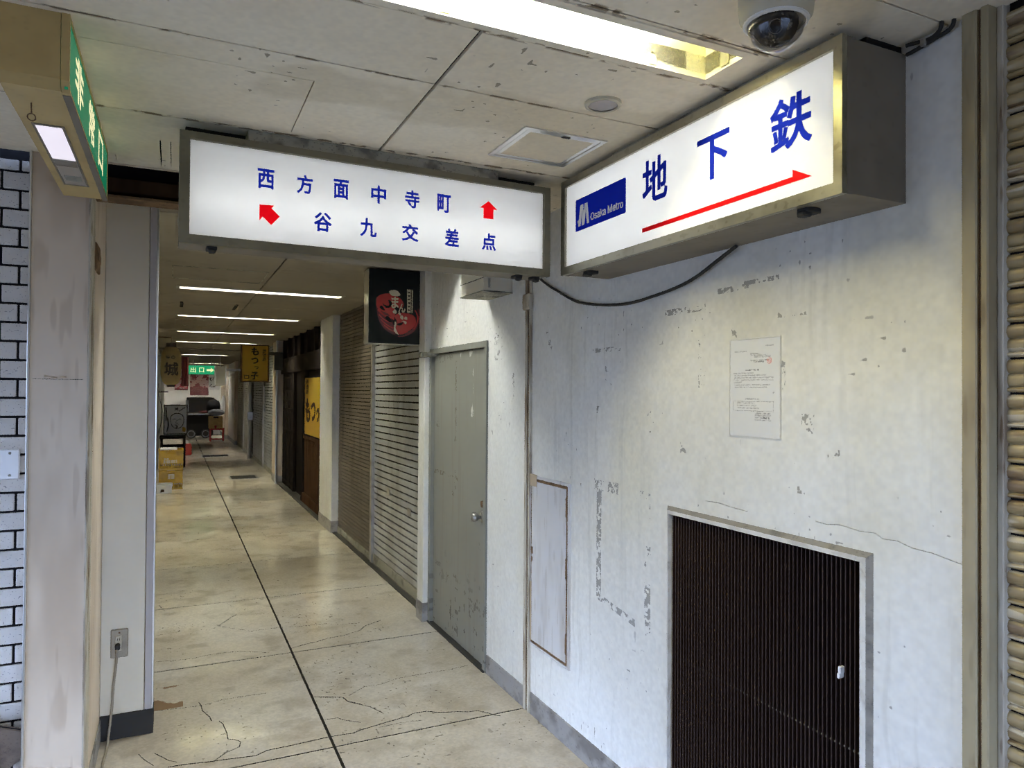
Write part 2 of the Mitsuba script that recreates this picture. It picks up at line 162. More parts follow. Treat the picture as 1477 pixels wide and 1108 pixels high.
def door_fn(p, n, uv):
    y, z = p.y, p.z
    col = mix((0.165, 0.165, 0.138), (0.205, 0.205, 0.175), fbm(y * 2, z * 2, 2.0, 4))
    col = mix(col, c3(0.17, 0.15, 0.12), smoothstep(0.55, 0.75, fbm(y * 30, z * 2.0, 4.0, 3)) * 0.35)
    col = mix(col, c3(0.09, 0.085, 0.07), smoothstep(0.66, 0.74, fbm(y * 25 + 9, z * 25, 7.0, 3)) * smoothstep(0.75, 0.15, z + 0.25 * noise(y * 9, z * 9)) * 0.9)
    g = 0.6 * fbm(y * 110, z * 110, 4.0, 2) + 0.4 * noise(y * 30, z * 30, 6.0)
    m = mi.Float(0)
    for y0, y1, z0, z1, k in ((4.50, 4.69, 1.80, 1.85, .5), (4.36, 4.46, 1.81, 1.85, .35), (4.28, 4.31, 1.60, 1.80, .55), (4.28, 4.31, 1.28, 1.50, .6), (4.28, 4.31, 0.96, 1.10, .35), (4.60, 4.69, 1.36, 1.40, .5),
                              (4.48, 4.70, 1.04, 1.07, .45), (4.25, 4.42, 1.03, 1.06, .35), (4.32, 4.37, 0.93, 0.99, .5), (4.56, 4.66, 0.42, 0.45, .6), (4.40, 4.44, 0.38, 0.40, .7), (4.26, 4.32, 0.41, 0.43, .7), (4.24, 4.29, 0.33, 0.35, .7), (3.86, 3.90, 0.66, 0.73, .4)):
        m = dr.maximum(m, inside(y, y0, y1) * inside(z, z0, z1) * smoothstep(0.02, -0.02, g - (0.28 + 0.36 * k)))
    col = mix(col, c3(0.12, 0.11, 0.085), m * 0.85)
    chip = smoothstep(0.70, 0.76, fbm(y * 18 + 3, z * 7, 3.0, 3)) * inside(y, 4.0, 4.22) * inside(z, 1.45, 1.85)
    return mix(col, c3(0.5, 0.5, 0.46), chip * 0.8)
mat("door_paint", door_fn, 0.45, spec=0.35)

def floor_fn(p, n, uv):
    x, y = p.x, p.y
    cell = cell_rand(dr.floor((x - 0.671) / 1.277), dr.floor((y - 3.25) / 1.277), 3)
    big = fbm(x * 1.4, y * 1.4, 0.5, 4)
    col = mix((0.41, 0.36, 0.285), (0.50, 0.455, 0.38), smoothstep(0.3, 0.72, big))
    col = mix(col, c3(0.50, 0.47, 0.42), smoothstep(0.45, 0.7, fbm(x * 3 + 7, y * 2.2, 2.0, 4)) * 0.6)
    col = col * (0.95 + 0.08 * cell) * (0.88 + 0.24 * fbm(x * 90, y * 90, 1.0, 2))
    dirt = smoothstep(0.50, 0.80, fbm(x * 7 + 21, y * 9, 6.0, 5))
    col = mix(col, c3(0.24, 0.20, 0.145), dirt * 0.42)
    spot = smoothstep(0.87, 0.93, noise(x * 60, y * 60, 3.0)) * smoothstep(0.55, 0.7, noise(x * 4, y * 4, 2.0))
    col = mix(col, c3(0.08, 0.07, 0.05), spot * 0.7)
    rust = smoothstep(0.53, 0.60, fbm(x * 9 + 4, y * 6, 1.0, 4)) * inside(x, -0.14, 0.06) * inside(y, 3.98, 4.28)
    return mix(col, c3(0.15, 0.075, 0.03), rust * 0.85)
def floor_rough(p, n, uv): return 0.11 + 0.17 * smoothstep(0.3, 0.75, fbm(p.x * 4, p.y * 3, 3.0, 4))
mat("floor_stone", floor_fn, floor_rough, spec=0.6)

def ceil_fn(p, n, uv):
    x, y = p.x, p.y
    big = fbm(x * 1.5 + 9, y * 1.5, 0.3, 4)
    col = mix((0.68, 0.595, 0.44), (0.74, 0.68, 0.54), smoothstep(0.35, 0.7, big))
    col = mix(col, c3(0.48, 0.41, 0.27), smoothstep(0.54, 0.62, fbm(x * 2.2 + 1, y * 3.5 + 8, 4.0, 4)) * 0.42)
    col = col * (0.94 + 0.12 * fbm(x * 70, y * 70, 1.0, 2))
    chip = smoothstep(0.91, 0.94, noise(x * 48, y * 48, 5.0)) * smoothstep(0.55, 0.75, noise(x * 5, y * 5, 2.0))
    col = mix(col, c3(0.17, 0.14, 0.09), chip * 0.75)
    edge = dr.minimum(dr.minimum(dr.abs(y - 1.562), dr.abs(y - 1.352)), dr.minimum(dr.abs(y - 2.49), dr.abs(y - 1.895) + 0.004))
    rust = smoothstep(0.016, 0.004, edge) * smoothstep(0.50, 0.60, fbm(x * 26, y * 40, 3.0, 3))
    return mix(col, c3(0.13, 0.085, 0.04), rust * 0.85)
mat("ceiling_board", ceil_fn, 0.7, spec=0.2)

def grime(base, dark, s=1.0, k=0.5, streak=False):
    b, d = tuple(base), tuple(dark)
    def f(p, n, uv):
        a = fbm(p.x * 7 * s, p.y * 7 * s, p.z * (1.5 if streak else 7) * s, 4)
        q = fbm(p.x * 50 * s, p.y * 50 * s, p.z * (6 if streak else 50) * s, 2)
        return mix(b, d, dr.clip(smoothstep(0.45, 0.72, a) * k + smoothstep(0.62, 0.8, q) * k * 0.6, 0, 1))
    return f
mat("olive_metal", grime((0.155, 0.145, 0.10), (0.075, 0.068, 0.045), 1.0, 0.5), 0.42, 0.5)
mat("steel_trim", grime((0.36, 0.345, 0.27), (0.20, 0.185, 0.13), 1.2, 0.6), 0.33, 0.85)
mat("box_brown", grime((0.155, 0.135, 0.10), (0.10, 0.085, 0.06), 1.0, 0.5), 0.6)
mat("mount_paint", grime((0.24, 0.235, 0.19), (0.06, 0.055, 0.045), 2.5, 0.8), 0.7)
mat("cream_laminate", grime((0.72, 0.67, 0.54), (0.69, 0.64, 0.51), 0.5, 0.5), 0.35, spec=0.4)
mat("lilac_laminate", (0.44, 0.41, 0.405), 0.45)
mat("aluminium", (0.72, 0.72, 0.70), 0.28, 0.95)
mat("dull_steel", grime((0.40, 0.39, 0.36), (0.22, 0.2, 0.17), 2.0, 0.6), 0.35, 0.85)
mat("rubber_black", (0.030, 0.030, 0.029), 0.6, spec=0.15)
mat("gap_black", (0.012, 0.011, 0.010), 0.8, spec=0.1)
mat("concrete_skirt", grime((0.23, 0.22, 0.205), (0.10, 0.09, 0.08), 1.5, 0.7), 0.6)
mat("post_paint", grime((0.60, 0.50, 0.385), (0.42, 0.325, 0.23), 0.8, 0.7, True), 0.5, spec=0.3)
mat("rusty_paint", grime((0.42, 0.38, 0.30), (0.12, 0.075, 0.035), 2.2, 0.8, True), 0.6)
mat("rust", grime((0.13, 0.075, 0.035), (0.05, 0.03, 0.015), 3.0, 0.8), 0.85)
mat("guide_paint", grime((0.30, 0.255, 0.155), (0.16, 0.12, 0.06), 1.5, 0.6, True), 0.5)
def tile_fn(p, n, uv):
    r = cell_rand(dr.floor(p.x / 0.058), 1, dr.floor((p.z - 2.42) / 0.0711))
    c = mix((0.56, 0.535, 0.49), (0.66, 0.63, 0.585), 0.35 * r + 0.65 * fbm(p.x * 12, 2, p.z * 12, 3))
    return mix(c, c3(0.12, 0.12, 0.13), smoothstep(0.84, 0.92, noise(p.x * 190, 3, p.z * 190)) * 0.6)
mat("tile_glaze", tile_fn, 0.22, spec=0.5)
mat("tile_joint", (0.012, 0.012, 0.013), 0.9, spec=0.05)
def shutter_fn(p, n, uv):
    a = fbm(p.x * 2, p.y * 3, p.z * 30, 4)
    col = mix((0.32, 0.25, 0.13), (0.22, 0.16, 0.075), smoothstep(0.4, 0.7, a))
    wear = smoothstep(0.60, 0.68, fbm(p.y * 5 + 3, p.z * 26, 2.0, 4))
    col = mix(col, c3(0.15, 0.095, 0.05), wear * 0.8)
    return mix(col, c3(0.52, 0.46, 0.34), smoothstep(0.62, 0.70, fbm(p.y * 4 + 33, p.z * 40, 5.0, 3)) * 0.7)
mat("shutter_olive", shutter_fn, 0.42, spec=0.45)
mat("shutter_grey", grime((0.36, 0.37, 0.375), (0.20, 0.19, 0.175), 0.9, 0.6, True), 0.35, 0.35)
mat("shutter_brown", grime((0.085, 0.070, 0.058), (0.045, 0.036, 0.030), 0.9, 0.7, True), 0.5, 0.15, spec=0.25)
mat("shutter_beige", grime((0.36, 0.33, 0.27), (0.22, 0.19, 0.15), 0.8, 0.6, True), 0.5, 0.1)
mat("fin_brown", (0.026, 0.015, 0.013), 0.5, 0.0, spec=0.3)
mat("frame_white", grime((0.60, 0.585, 0.54), (0.30, 0.27, 0.22), 2.2, 0.45), 0.5)
mat("frame_dusty", grime((0.30, 0.275, 0.22), (0.15, 0.14, 0.12), 2.5, 0.7), 0.8)
mat("hatch_paint", grime((0.49, 0.48, 0.47), (0.33, 0.30, 0.26), 1.2, 0.6, True), 0.5)
mat("lamp_enamel", grime((0.80, 0.75, 0.48), (0.66, 0.56, 0.26), 1.6, 0.5), 0.5)
mat("white_plastic", (0.62, 0.61, 0.57), 0.4)
mat("beige_plastic", (0.46, 0.42, 0.31), 0.45)
mat("aged_plastic", grime((0.42, 0.305, 0.12), (0.34, 0.24, 0.09), 1.5, 0.6), 0.45)
mat("exit_green", (0.004, 0.055, 0.03), 0.35, spec=0.3)
mat("exit_letter", (0.35, 0.33, 0.2), 0.5)
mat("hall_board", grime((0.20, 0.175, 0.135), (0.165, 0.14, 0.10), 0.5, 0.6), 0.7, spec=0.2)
mat("box_liner", (0.82, 0.82, 0.82), 0.8)
scene["opal_acrylic"] = {"type": "principledthin", "base_color": rgb(0.93, 0.935, 0.93), "roughness": 0.5, "diff_trans": 1.15, "eta": 1.45}
mat("grey_disc", grime((0.36, 0.335, 0.32), (0.31, 0.28, 0.26), 2.0, 0.5), 0.7)
mat("sign_blue", (0.010, 0.024, 0.42), 0.6, spec=0)
mat("sign_red", (0.92, 0.008, 0.012), 0.6, spec=0.05)
mat("sign_acrylic", (0.30, 0.30, 0.30), 0.5, spec=0.2)
mat("paper_plain", (0.70, 0.70, 0.69), 0.6)
mat("black_enamel", (0.006, 0.0075, 0.011), 0.5, spec=0)
mat("dark_wood", grime((0.007, 0.006, 0.007), (0.004, 0.004, 0.005), 1.0, 0.7, True), 0.7, spec=0)
mat("wood_slat", grime((0.034, 0.020, 0.013), (0.015, 0.009, 0.006), 1.5, 0.7, True), 0.65, spec=0)
mat("yellow_sign", (0.40, 0.225, 0.016), 0.5, spec=0.2)
mat("crate_yellow", grime((0.42, 0.25, 0.008), (0.30, 0.17, 0.006), 2.0, 0.5), 0.4)
mat("ink", (0.02, 0.016, 0.014), 0.6)
mat("brush_red", (0.32, 0.012, 0.014), 0.4)
mat("brush_maroon", (0.085, 0.008, 0.014), 0.4)
mat("brush_cream", (0.48, 0.44, 0.33), 0.5)
mat("maroon_cloth", (0.075, 0.012, 0.016), 0.9)
mat("lantern_paper", grime((0.42, 0.33, 0.15), (0.30, 0.22, 0.09), 1.0, 0.5), 0.8)
mat("cardboard", grime((0.42, 0.29, 0.12), (0.30, 0.2, 0.08), 2.0, 0.5), 0.8)
mat("red_plastic", (0.30, 0.03, 0.025), 0.45)
mat("grey_cloth", (0.20, 0.215, 0.24), 0.9)
mat("black_cloth", (0.009, 0.009, 0.011), 0.9, spec=0)
mat("tape_brown", (0.36, 0.28, 0.19), 0.6)
mat("mortar_grey", grime((0.22, 0.205, 0.175), (0.11, 0.105, 0.09), 3.0, 0.7), 0.85)
mat("brown_vinyl", grime((0.115, 0.085, 0.062), (0.05, 0.035, 0.028), 3.0, 0.7), 0.55)
mat("cord_grey", (0.25, 0.215, 0.16), 0.55)
mat("outlet_steel", grime((0.30, 0.265, 0.20), (0.2, 0.17, 0.12), 3.0, 0.5), 0.45, 0.6)
mat("asphalt", grime((0.11, 0.11, 0.11), (0.07, 0.07, 0.07), 0.2, 0.6), 0.9)
scene["dome_glass"] = {"type": "thindielectric", "specular_transmittance": rgb(0.42, 0.42, 0.45), "int_ior": 1.5}

# ------------------------------------------------------------------ the setting
ZC, XW, XS, YB = 2.465, 1.627, 1.69, 28.0
S = "structure"
# floor: square terrazzo slabs on a dark bed, joints open
put("floor", hexa(-3.2, 1.9, -2.2, YB + 0.3, -0.10, -0.002), "gap_black"); say("floor", "worn beige terrazzo floor of the passage with open joints and cracks", None, None, S)
slabs = []
xe = [-3.161, -1.884, -0.607, 0.671, 1.86]
ye = [-1.86 + 1.2775 * k for k in range(24)]
for j in range(23):
    for i in range(4):
        if i < 2 or ye[j] < 0.6: continue
        y1 = min(ye[j + 1], YB)
        if ye[j] >= y1 - 0.1: continue
        g = 0.0045 if i >= 1 else 0.003
        put("floor__slab", hexa(xe[i] + (0.0065 if xe[i] > 0.6 else .002), xe[i + 1] - (0.0065 if xe[i + 1] < 0.7 else .002), ye[j] + 0.0048, y1 - 0.0048, -0.0018, 0.0, 0.0005), "floor_stone")
put("ground_outside", hexa(-40, 40, -60, 20, -0.2, -0.10), "asphalt", kind=S, label="grey paving outside the entrance")
put("added_dark_paving", cat(hexa(-3.2, -0.610, -2.2, 3.22, -0.05, 0.0), hexa(-0.609, 1.86, -2.2, 0.692, -0.05, 0.0)), "asphalt", kind=S, label="unseen dark paving added beside the passage floor to cut bounced daylight")  # out of view; added in place of pale slabs to weaken blue bounce light
CRACKS = [(0.0045, [(-0.005, 3.368), (0.069, 3.361), (0.149, 3.343), (0.22, 3.334), (0.343, 3.313), (0.389, 3.341), (0.487, 3.342), (0.567, 3.347), (0.659, 3.352), (0.718, 3.349), (0.775, 3.342), (0.814, 3.358), (0.942, 3.384), (1.029, 3.4), (1.061, 3.402), (1.089, 3.422), (1.16, 3.42), (1.197, 3.391), (1.246, 3.367), (1.299, 3.351), (1.348, 3.326), (1.397, 3.318), (1.431, 3.274), (1.458, 3.234), (1.477, 3.217)]), (0.003, [(0.133, 4.003), (0.143, 3.949), (0.147, 3.884), (0.178, 3.793), (0.182, 3.747)]), (0.0028, [(0.215, 3.732), (0.23, 3.695), (0.241, 3.592), (0.242, 3.524), (0.268, 3.507), (0.293, 3.474), (0.284, 3.427), (0.223, 3.393), (0.169, 3.334)]), (0.0022, [(-0.072, 3.984), (0.043, 3.963), (0.108, 3.956), (0.173, 3.958), (0.247, 3.984), (0.371, 3.979), (0.459, 3.974)]), (0.003, [(0.671, 3.825), (0.744, 3.792), (0.815, 3.753), (0.825, 3.704), (0.88, 3.636)]), (0.003, [(0.671, 3.538), (0.743, 3.529), (0.761, 3.497), (0.832, 3.435)]), (0.003, [(-0.081, 4.696), (0.007, 4.678), (0.117, 4.664), (0.187, 4.686), (0.259, 4.69), (0.389, 4.678), (0.542, 4.577)]), (0.004, [(0.672, 4.598), (0.779, 4.639), (0.845, 4.654), (0.917, 4.69), (1.017, 4.698), (1.147, 4.759), (1.193, 4.829), (1.326, 4.908)]), (0.003, [(0.426, 5.462), (0.378, 5.389), (0.322, 5.292), (0.287, 5.238)]), (0.0025, [(0.287, 5.238), (0.363, 5.158), (0.481, 5.037), (0.66, 5.035), (0.806, 5.004), (0.957, 4.989), (1.066, 4.928), (1.182, 4.906)]), (0.0028, [(0.702, 3.806), (0.817, 3.754), (0.83, 3.687), (0.917, 3.586), (0.959, 3.483)]), (0.002, [(0.846, 3.759), (0.952, 3.842), (1.039, 3.834), (1.141, 3.875), (1.316, 3.88), (1.443, 3.874), (1.575, 3.89)]), (0.0025, [(-0.061, 3.523), (-0.03, 3.473), (-0.0, 3.423), (0.03, 3.398)]), (0.002, [(-0.122, 3.539), (-0.1, 3.481), (-0.059, 3.404)]), (0.002, [(-0.082, 5.923), (-0.054, 5.788), (-0.037, 5.754)]), (0.002, [(0.921, 8.487), (0.923, 8.329), (0.926, 8.206)]), (0.002, [(0.896, 3.347), (1.003, 3.352), (1.112, 3.334)])]
for w, pts in CRACKS: put("floor__crack", ribbon(pts, w * 1.5), "ink")

# unseen walls and lintels, added to shape the daylight entering from the side and behind
put("wall_daylight_mask", cat(hexa(-2.75, -2.6, -2.0, 3.21, 1.9, 2.7), hexa(-2.75, 1.9, -2.1, -1.95, 2.08, 2.7), hexa(-2.75, -0.3, -2.1, -1.95, 0, 2.3), hexa(-2.75, -2.6, -2.1, 0.2, 0, 2.3)), "post_paint", kind=S)

# ceiling: boards with open joints, lamp openings cut out
LAMPS = [(0.02, 1.31, 1.459), (0.02, 1.31, -0.99), (0.03, 1.38, 4.02), (0.03, 1.38, 6.58), (0.03, 1.38, 9.05), (0.03, 1.38, 11.48), (0.025, 0.86, 13.93), (0.918, 1.378, 13.93), (0.15, 1.20, 18.93), (0.42, 1.46, 24.98), (0.43, 1.25, 27.25)]
def lamp_rect(l): return rect(l[0], l[2] - 0.0745, l[1], l[2] + 0.0745)
holes = union_all([lamp_rect(l) for l in LAMPS])
put("ceiling", cat(extr(rect(-2.6, -2.0, 1.9, 3.095).difference(holes), 0.05, (0, 0, ZC + 0.012)), extr(rect(-0.4, 3.36, 1.9, YB + 0.2).difference(holes), 0.05, (0, 0, ZC + 0.012)), hexa(-2.6, 1.9, 3.0, 3.45, ZC + 0.16, ZC + 0.2)), "gap_black")
say("ceiling", "grimy painted board ceiling with dark open joints", None, None, S)
def ceil_cells(xs, ys, gap=0.0022, cuts=None, m_="ceiling_board"):
    for i in range(len(xs) - 1):
        for j in range(len(ys) - 1):
            cell = rect(xs[i] + gap, ys[j] + gap, xs[i + 1] - gap, ys[j + 1] - gap)
            if xs[i + 1] == 0.657: cell = cell.difference(rect(0.6520, -9, 0.66, 99))
            if xs[i] == 0.657: cell = cell.difference(rect(0.65, -9, 0.662, 99))
            if cuts is not None: cell = cell.difference(cuts)
            left = cell.difference(holes.buffer(0.001, join_style=2))
            if left.area < 1e-4: continue
            if cuts is None and abs(left.area - cell.area) < 1e-6: x0, y0, x1, y1 = cell.bounds; m = hexa(x0, x1, y0, y1, ZC, ZC + 0.012, 0.001)
            else: m = extr(left, 0.012, (0, 0, ZC))
            put("ceiling__board", m, m_)
ceil_cells([-2.6, -1.6, -0.62, 0.657, 1.66], [-1.95, -0.9, 0.15, 1.06, 1.352])
ceil_cells([-2.6, -1.6, -0.62, 1.66], [1.352, 1.562])
ceil_cells([-2.6, -1.6, -0.62, 0.657, 1.66], [1.562, 1.895])
ceil_cells([-2.6, -1.6, -0.62], [1.895, 2.49]); ceil_cells([0.657, 1.66], [1.895, 2.49])
ceil_cells([-0.62, 0.657], [1.895, 2.49], cuts=union_all([rect(-0.62, 2.0245, 0.345, 2.0265), rect(0.3425, 2.0245, 0.346, 2.46)]))
ceil_cells([-2.6, -1.6, -0.62, 0.657, 1.66], [2.49, 3.095], cuts=union_all([rect(-0.055, 2.745, -0.0505, 3.05), rect(-0.0205, 2.745, -0.018, 3.05), rect(-0.206, 2.985, -0.203, 3.05)]))
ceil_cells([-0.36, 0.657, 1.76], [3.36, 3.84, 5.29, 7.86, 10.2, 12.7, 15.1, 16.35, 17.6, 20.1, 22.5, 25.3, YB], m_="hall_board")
# thin seams of inspection boards in the passage ceiling, proud by a hair
def loop_xy(x0, x1, y0, y1, w=0.006): return rect(x0, y0, x1, y1).difference(rect(x0 + w, y0 + w, x1 - w, y1 - w))
for a in [(-0.02, 0.62, 5.45, 6.05), (-0.3, -0.12, 4.3, 7.2), (0.0, 0.50, 9.6, 10.4)]:
    put("ceiling__inspection_edge", extr(loop_xy(*a), 0.003, (0, 0, ZC - 0.003)), "mount_paint")
for a in [(0.045, 0.075, 7.65, 8.15), (0.55, 0.58, 7.65, 8.15)]:
    put("ceiling__air_slot", hexa(a[0], a[1], a[2], a[3], ZC - 0.004, ZC, 0.001), "gap_black")
put("ceiling__dark_seam", hexa(-0.3, 1.69, 16.25, 16.45, ZC - 0.02, ZC), "box_brown")

# right wall: plaster with openings for the grille and the door
wall = rect(1.022, 0, 4.80, ZC + 0.01)
wall = wall.difference(rect(1.288, 0.12, 2.082, 1.166)).difference(rect(3.775, -0.1, 4.725, 1.872))
put("wall_right", extr(wall, 0.12, (XW, 0, 0), (0, 1, 0), (0, 0, 1)), "wall_paint"); say("wall_right", "scuffed off-white plaster wall on the right with patches of old tape glue", None, None, S)
put("wall_right_back", hexa(1.745, 1.9, 0.9, 5.0, 0, 2.6), "gap_black", kind=S)
for i, (a, b) in enumerate([(1.026, 1.25), (2.106, 3.186), (3.256, 3.742)]):
    put("baseboard_right", hexa(XW - 0.006, XW + 0.03, a, b, -0.005, 0.106, 0.003), "concrete_skirt", kind=S)
put("baseboard_right__lower_strip", hexa(XW - 0.006, XW + 0.03, 1.25, 2.106, -0.005, 0.106, 0.003), "concrete_skirt")
# hairline crack in the plaster beside the grille
def wall_ribbon(pts, w):
    p = np.array(pts, float); n = len(p); t = np.gradient(p, axis=0); t /= np.linalg.norm(t, axis=1, keepdims=True); q = np.stack([-t[:, 1], t[:, 0]], 1) * w / 2
    v = np.vstack([np.c_[np.full(n, XW - 0.0006), p + q], np.c_[np.full(n, XW - 0.0006), p - q]]); f = []
    for i in range(n - 1): f += [[i, n + i, n + i + 1], [i, n + i + 1, i + 1]]
    return trimesh.Trimesh(v, f, process=False)
put("wall_right__crack", wall_ribbon([(1.44, 1.245), (1.40, 1.243), (1.36, 1.249), (1.30, 1.243), (1.25, 1.246), (1.23, 1.235), (1.19, 1.238), (1.15, 1.228), (1.10, 1.226), (1.03, 1.215)], 0.0013), "mount_paint")
put("wall_right__crack", wall_ribbon([(1.90, 1.238), (1.84, 1.241), (1.78, 1.236), (1.70, 1.232)], 0.0012), "mount_paint")

# steel pillar between plaster and the front shutter, with its rusty guide
put("pillar_right", hexa(1.612, 1.75, 0.988, 1.022, 0, 2.6, 0.003), "guide_paint", kind=S, label="olive steel pillar between the plaster wall and the shutter")
put("pillar_right__rusty_seam", hexa(1.622, 1.75, 0.980, 0.989, 0, 2.6), "rust")
put("pillar_right__guide_lip", hexa(1.614, 1.75, 0.964, 0.981, 0, 2.6, 0.003), "guide_paint")
put("pillar_right__guide_lip", hexa(1.645, 1.75, 0.950, 0.964, 0, 2.6, 0.002), "rusty_paint")
put("wall_behind_shutter", hexa(1.73, 1.9, -2.0, 0.95, 0, 2.6), "gap_black", kind=S)

# fire shutter in the ceiling slot: guides on both sides, bottom bar showing
r = thing("fire_shutter", "dark fire shutter drawn up into the ceiling slot with its bottom bar showing", "shutter")
put(r + "__bottom_bar", hexa(-0.285, 1.61, 3.17, 3.23, 2.372, 2.43, 0.003), "wood_slat")
put(r + "__bottom_angle", hexa(-0.285, 1.598, 3.145, 3.25, 2.345, 2.356, 0.002), "rust")
put(r + "__lower_slat", hexa(-0.285, 1.61, 3.185, 3.215, 2.43, 2.50, 0.004), "dark_wood")
put(r + "__lower_slat", hexa(-0.285, 1.61, 3.19, 3.21, 2.50, 2.60, 0.004), "dark_wood")
put("trim_1", cat(hexa(-0.29, 1.66, 3.095, 3.11, ZC - 0.004, ZC + 0.16, 0.002)), "post_paint", kind=S)
put("trim_2", cat(hexa(-0.29, 1.69, 3.345, 3.36, ZC - 0.01, ZC + 0.16, 0.002)), "post_paint", kind=S)
r = thing("shutter_guide", "rusty steel guide rail for the fire shutter running down the right wall", "guide rail")
put(r + "__flange", hexa(XW - 0.012, XW, 3.229, 3.252, 0, ZC, 0.002), "rusty_paint")
put(r + "__slot", hexa(XW - 0.003, XW + 0.01, 3.203, 3.230, 0, ZC), "rust")
put(r + "__flange", hexa(XW - 0.014, XW, 3.190, 3.204, 0, ZC, 0.002), "rusty_paint")
put(r + "__bracket", hexa(XW - 0.026, XW, 3.180, 3.262, 2.02, 2.10, 0.006), "rusty_paint")

# left pillar with the other guide, side wall, end panel of the left wall
put("pillar_left", cat(hexa(-0.475, -0.289, 3.075, 3.62, 0, ZC, 0.003), hexa(-0.475, -0.289, 3.6, 3.86, 0, ZC)), "post_paint", kind=S, label="chipped greyish pillar beside the tile wall, left of the passage")
put("pillar_left__paint_crack", hexa(-0.462, -0.305, 3.0742, 3.076, 1.6365, 1.6378), "ink")
for i, (x, w, h) in enumerate([(-0.428, 0.022, 0.014), (-0.402, 0.016, 0.009), (-0.377, 0.020, 0.013)]):
    fl = [(x, 3.0745, 1.6375 + h), (x + w, 3.0745, 1.6375 + h * 0.8), (x + w * 0.9, 3.064, 1.6365 + 0.3 * h), (x + 0.1 * w, 3.061, 1.6355 + 0.35 * h), (x + w * 0.8, 3.060, 1.6365 + 0.75 * h), (x + 0.2 * w, 3.058, 1.6355 + 0.8 * h)]
    put("pillar_left__paint_flake", trimesh.Trimesh(fl, [[0, 1, 2], [0, 2, 3], [3, 2, 4], [3, 4, 5]], process=False), "post_paint")
put("pillar_left__corner_bead", hexa(-0.481, -0.473, 3.068, 3.08, 0, ZC, 0.002), "aluminium")
put("pillar_left__guide_flange", hexa(-0.291, -0.283, 3.082, 3.196, 0, ZC, 0.002), "rusty_paint")
put("pillar_left__guide_slot", hexa(-0.292, -0.287, 3.196, 3.240, 0, ZC), "rust")
put("pillar_left__guide_slot", hexa(-0.292, -0.286, 3.062, 3.083, 0, ZC), "rusty_paint")
put("pillar_left__rusty_keeper", cat(hexa(-0.292, -0.281, 3.25, 3.40, 2.075, 2.185, 0.004), hexa(-0.290, -0.276, 3.27, 3.37, 2.11, 2.15, 0.004)), "rust")
put("pillar_left__skirt", hexa(-0.289, -0.283, 3.26, 3.74, 0, 0.10, 0.002), "concrete_skirt")
put("wall_left_end", hexa(-0.289, -0.110, 3.74, 3.86, 0, ZC, 0.002), "cream_laminate", kind=S, label="smooth cream end panel of the left passage wall")
put("wall_left_end__edge_strip", hexa(-0.1085, -0.078, 3.738, 3.86, 0, ZC, 0.002), "lilac_laminate")
put("wall_left_end__metal_edge", hexa(-0.078, -0.072, 3.741, 3.862, 0.0, ZC, 0.001), "aluminium")
put("baseboard_left", hexa(-0.289, -0.070, 3.733, 3.865, 0, 0.113, 0.002), "rubber_black", kind=S)
put("wall_left", cat(hexa(-0.40, -0.30, 3.85, YB + 0.2, 0, 2.6)), "wall_paint", kind=S, label="left wall of the passage")
put("wall_back", hexa(-0.5, 2.0, YB, YB + 0.2, 0, 2.6), "paper_plain", kind=S, label="white wall at the far end of the passage")

# tile wall on the left
put("wall_tile", hexa(-3.2, -0.482, 3.224, 3.4, 0, 2.6), "tile_joint", kind=S, label="grey glazed brick tile wall with black joints")
TW, TH, JX, JZ = 0.1155, 0.0711, 0.0085, 0.0085
far_tiles = []; first_tile = None
for k in range(-1, 34):
    z1 = 2.42 - TH * k - JZ / 2; z0 = z1 - TH + JZ
    z1 = min(z1, ZC - 0.002)
    off = 0.0 if k % 2 == 0 else TW / 2
    for i in range(25):
        x1 = -0.474 - off - TW * i + TW - JX / 2 + 0.0; x0 = x1 - TW + JX
        x1 = min(x1, -0.4825)
        if x1 - x0 < 0.012: continue
        if z0 < 0.02: z0 = 0.02
        if z1 - z0 < 0.01: continue
        m = hexa(x0, x1, 3.214, 3.226, z0, z1, 0.002)
        if x0 > -1.15: put("wall_tile__tile", m, "tile_glaze")
        else: far_tiles.append(m)
put("wall_tile__distant_tiles", cat(*far_tiles), "tile_glaze", kind="stuff")

# door in the right wall
r = "door_1"; say(r, "worn grey-green steel door with a round knob in the right wall", None, None, S)
put(r + "__frame", extr(rect(3.747, 0, 4.753, 1.897).difference(rect(3.783, -1, 4.715, 1.862)), 0.03, (XW - 0.012, 0, 0), (0, 1, 0), (0, 0, 1)), "door_paint")
put(r + "__leaf", hexa(XW + 0.012, XW + 0.05, 3.787, 4.711, 0.012, 1.858, 0.002), "door_paint")
put(r + "__threshold", hexa(XW - 0.02, XW + 0.1, 3.75, 4.75, -0.005, 0.010, 0.002), "rubber_black")
put(r + "__jamb_gap", hexa(XW + 0.05, XW + 0.07, 3.77, 4.73, 0, 1.875), "gap_black")
put(r + "__leaf__rose", lathe([(0, 0), (0.034, 0), (0.034, 0.004), (0.026, 0.012), (0, 0.013)], (XW + 0.012, 3.84, 0.872), (-1, 0, 0)), "dull_steel", 40)
put(r + "__leaf__knob", lathe([(0, 0.01), (0.011, 0.01), (0.011, 0.028), (0.020, 0.034), (0.0265, 0.044), (0.0275, 0.058), (0.022, 0.068), (0.012, 0.071), (0, 0.071)], (XW + 0.012, 3.84, 0.872), (-1, 0, 0)), "dull_steel", 50)
put(r + "__leaf__key_cylinder", lathe([(0, 0), (0.020, 0), (0.019, 0.006), (0.008, 0.008), (0, 0.006)], (XW + 0.012, 3.846, 0.945), (-1, 0, 0)), "rust", 40)
put(r + "__hinge_bracket", cat(hexa(XW - 0.06, XW + 0.01, 4.66, 4.80, 1.845, 1.872, 0.004), hexa(XW - 0.075, XW - 0.03, 4.74, 4.80, 1.84, 1.878, 0.004)), "mount_paint")

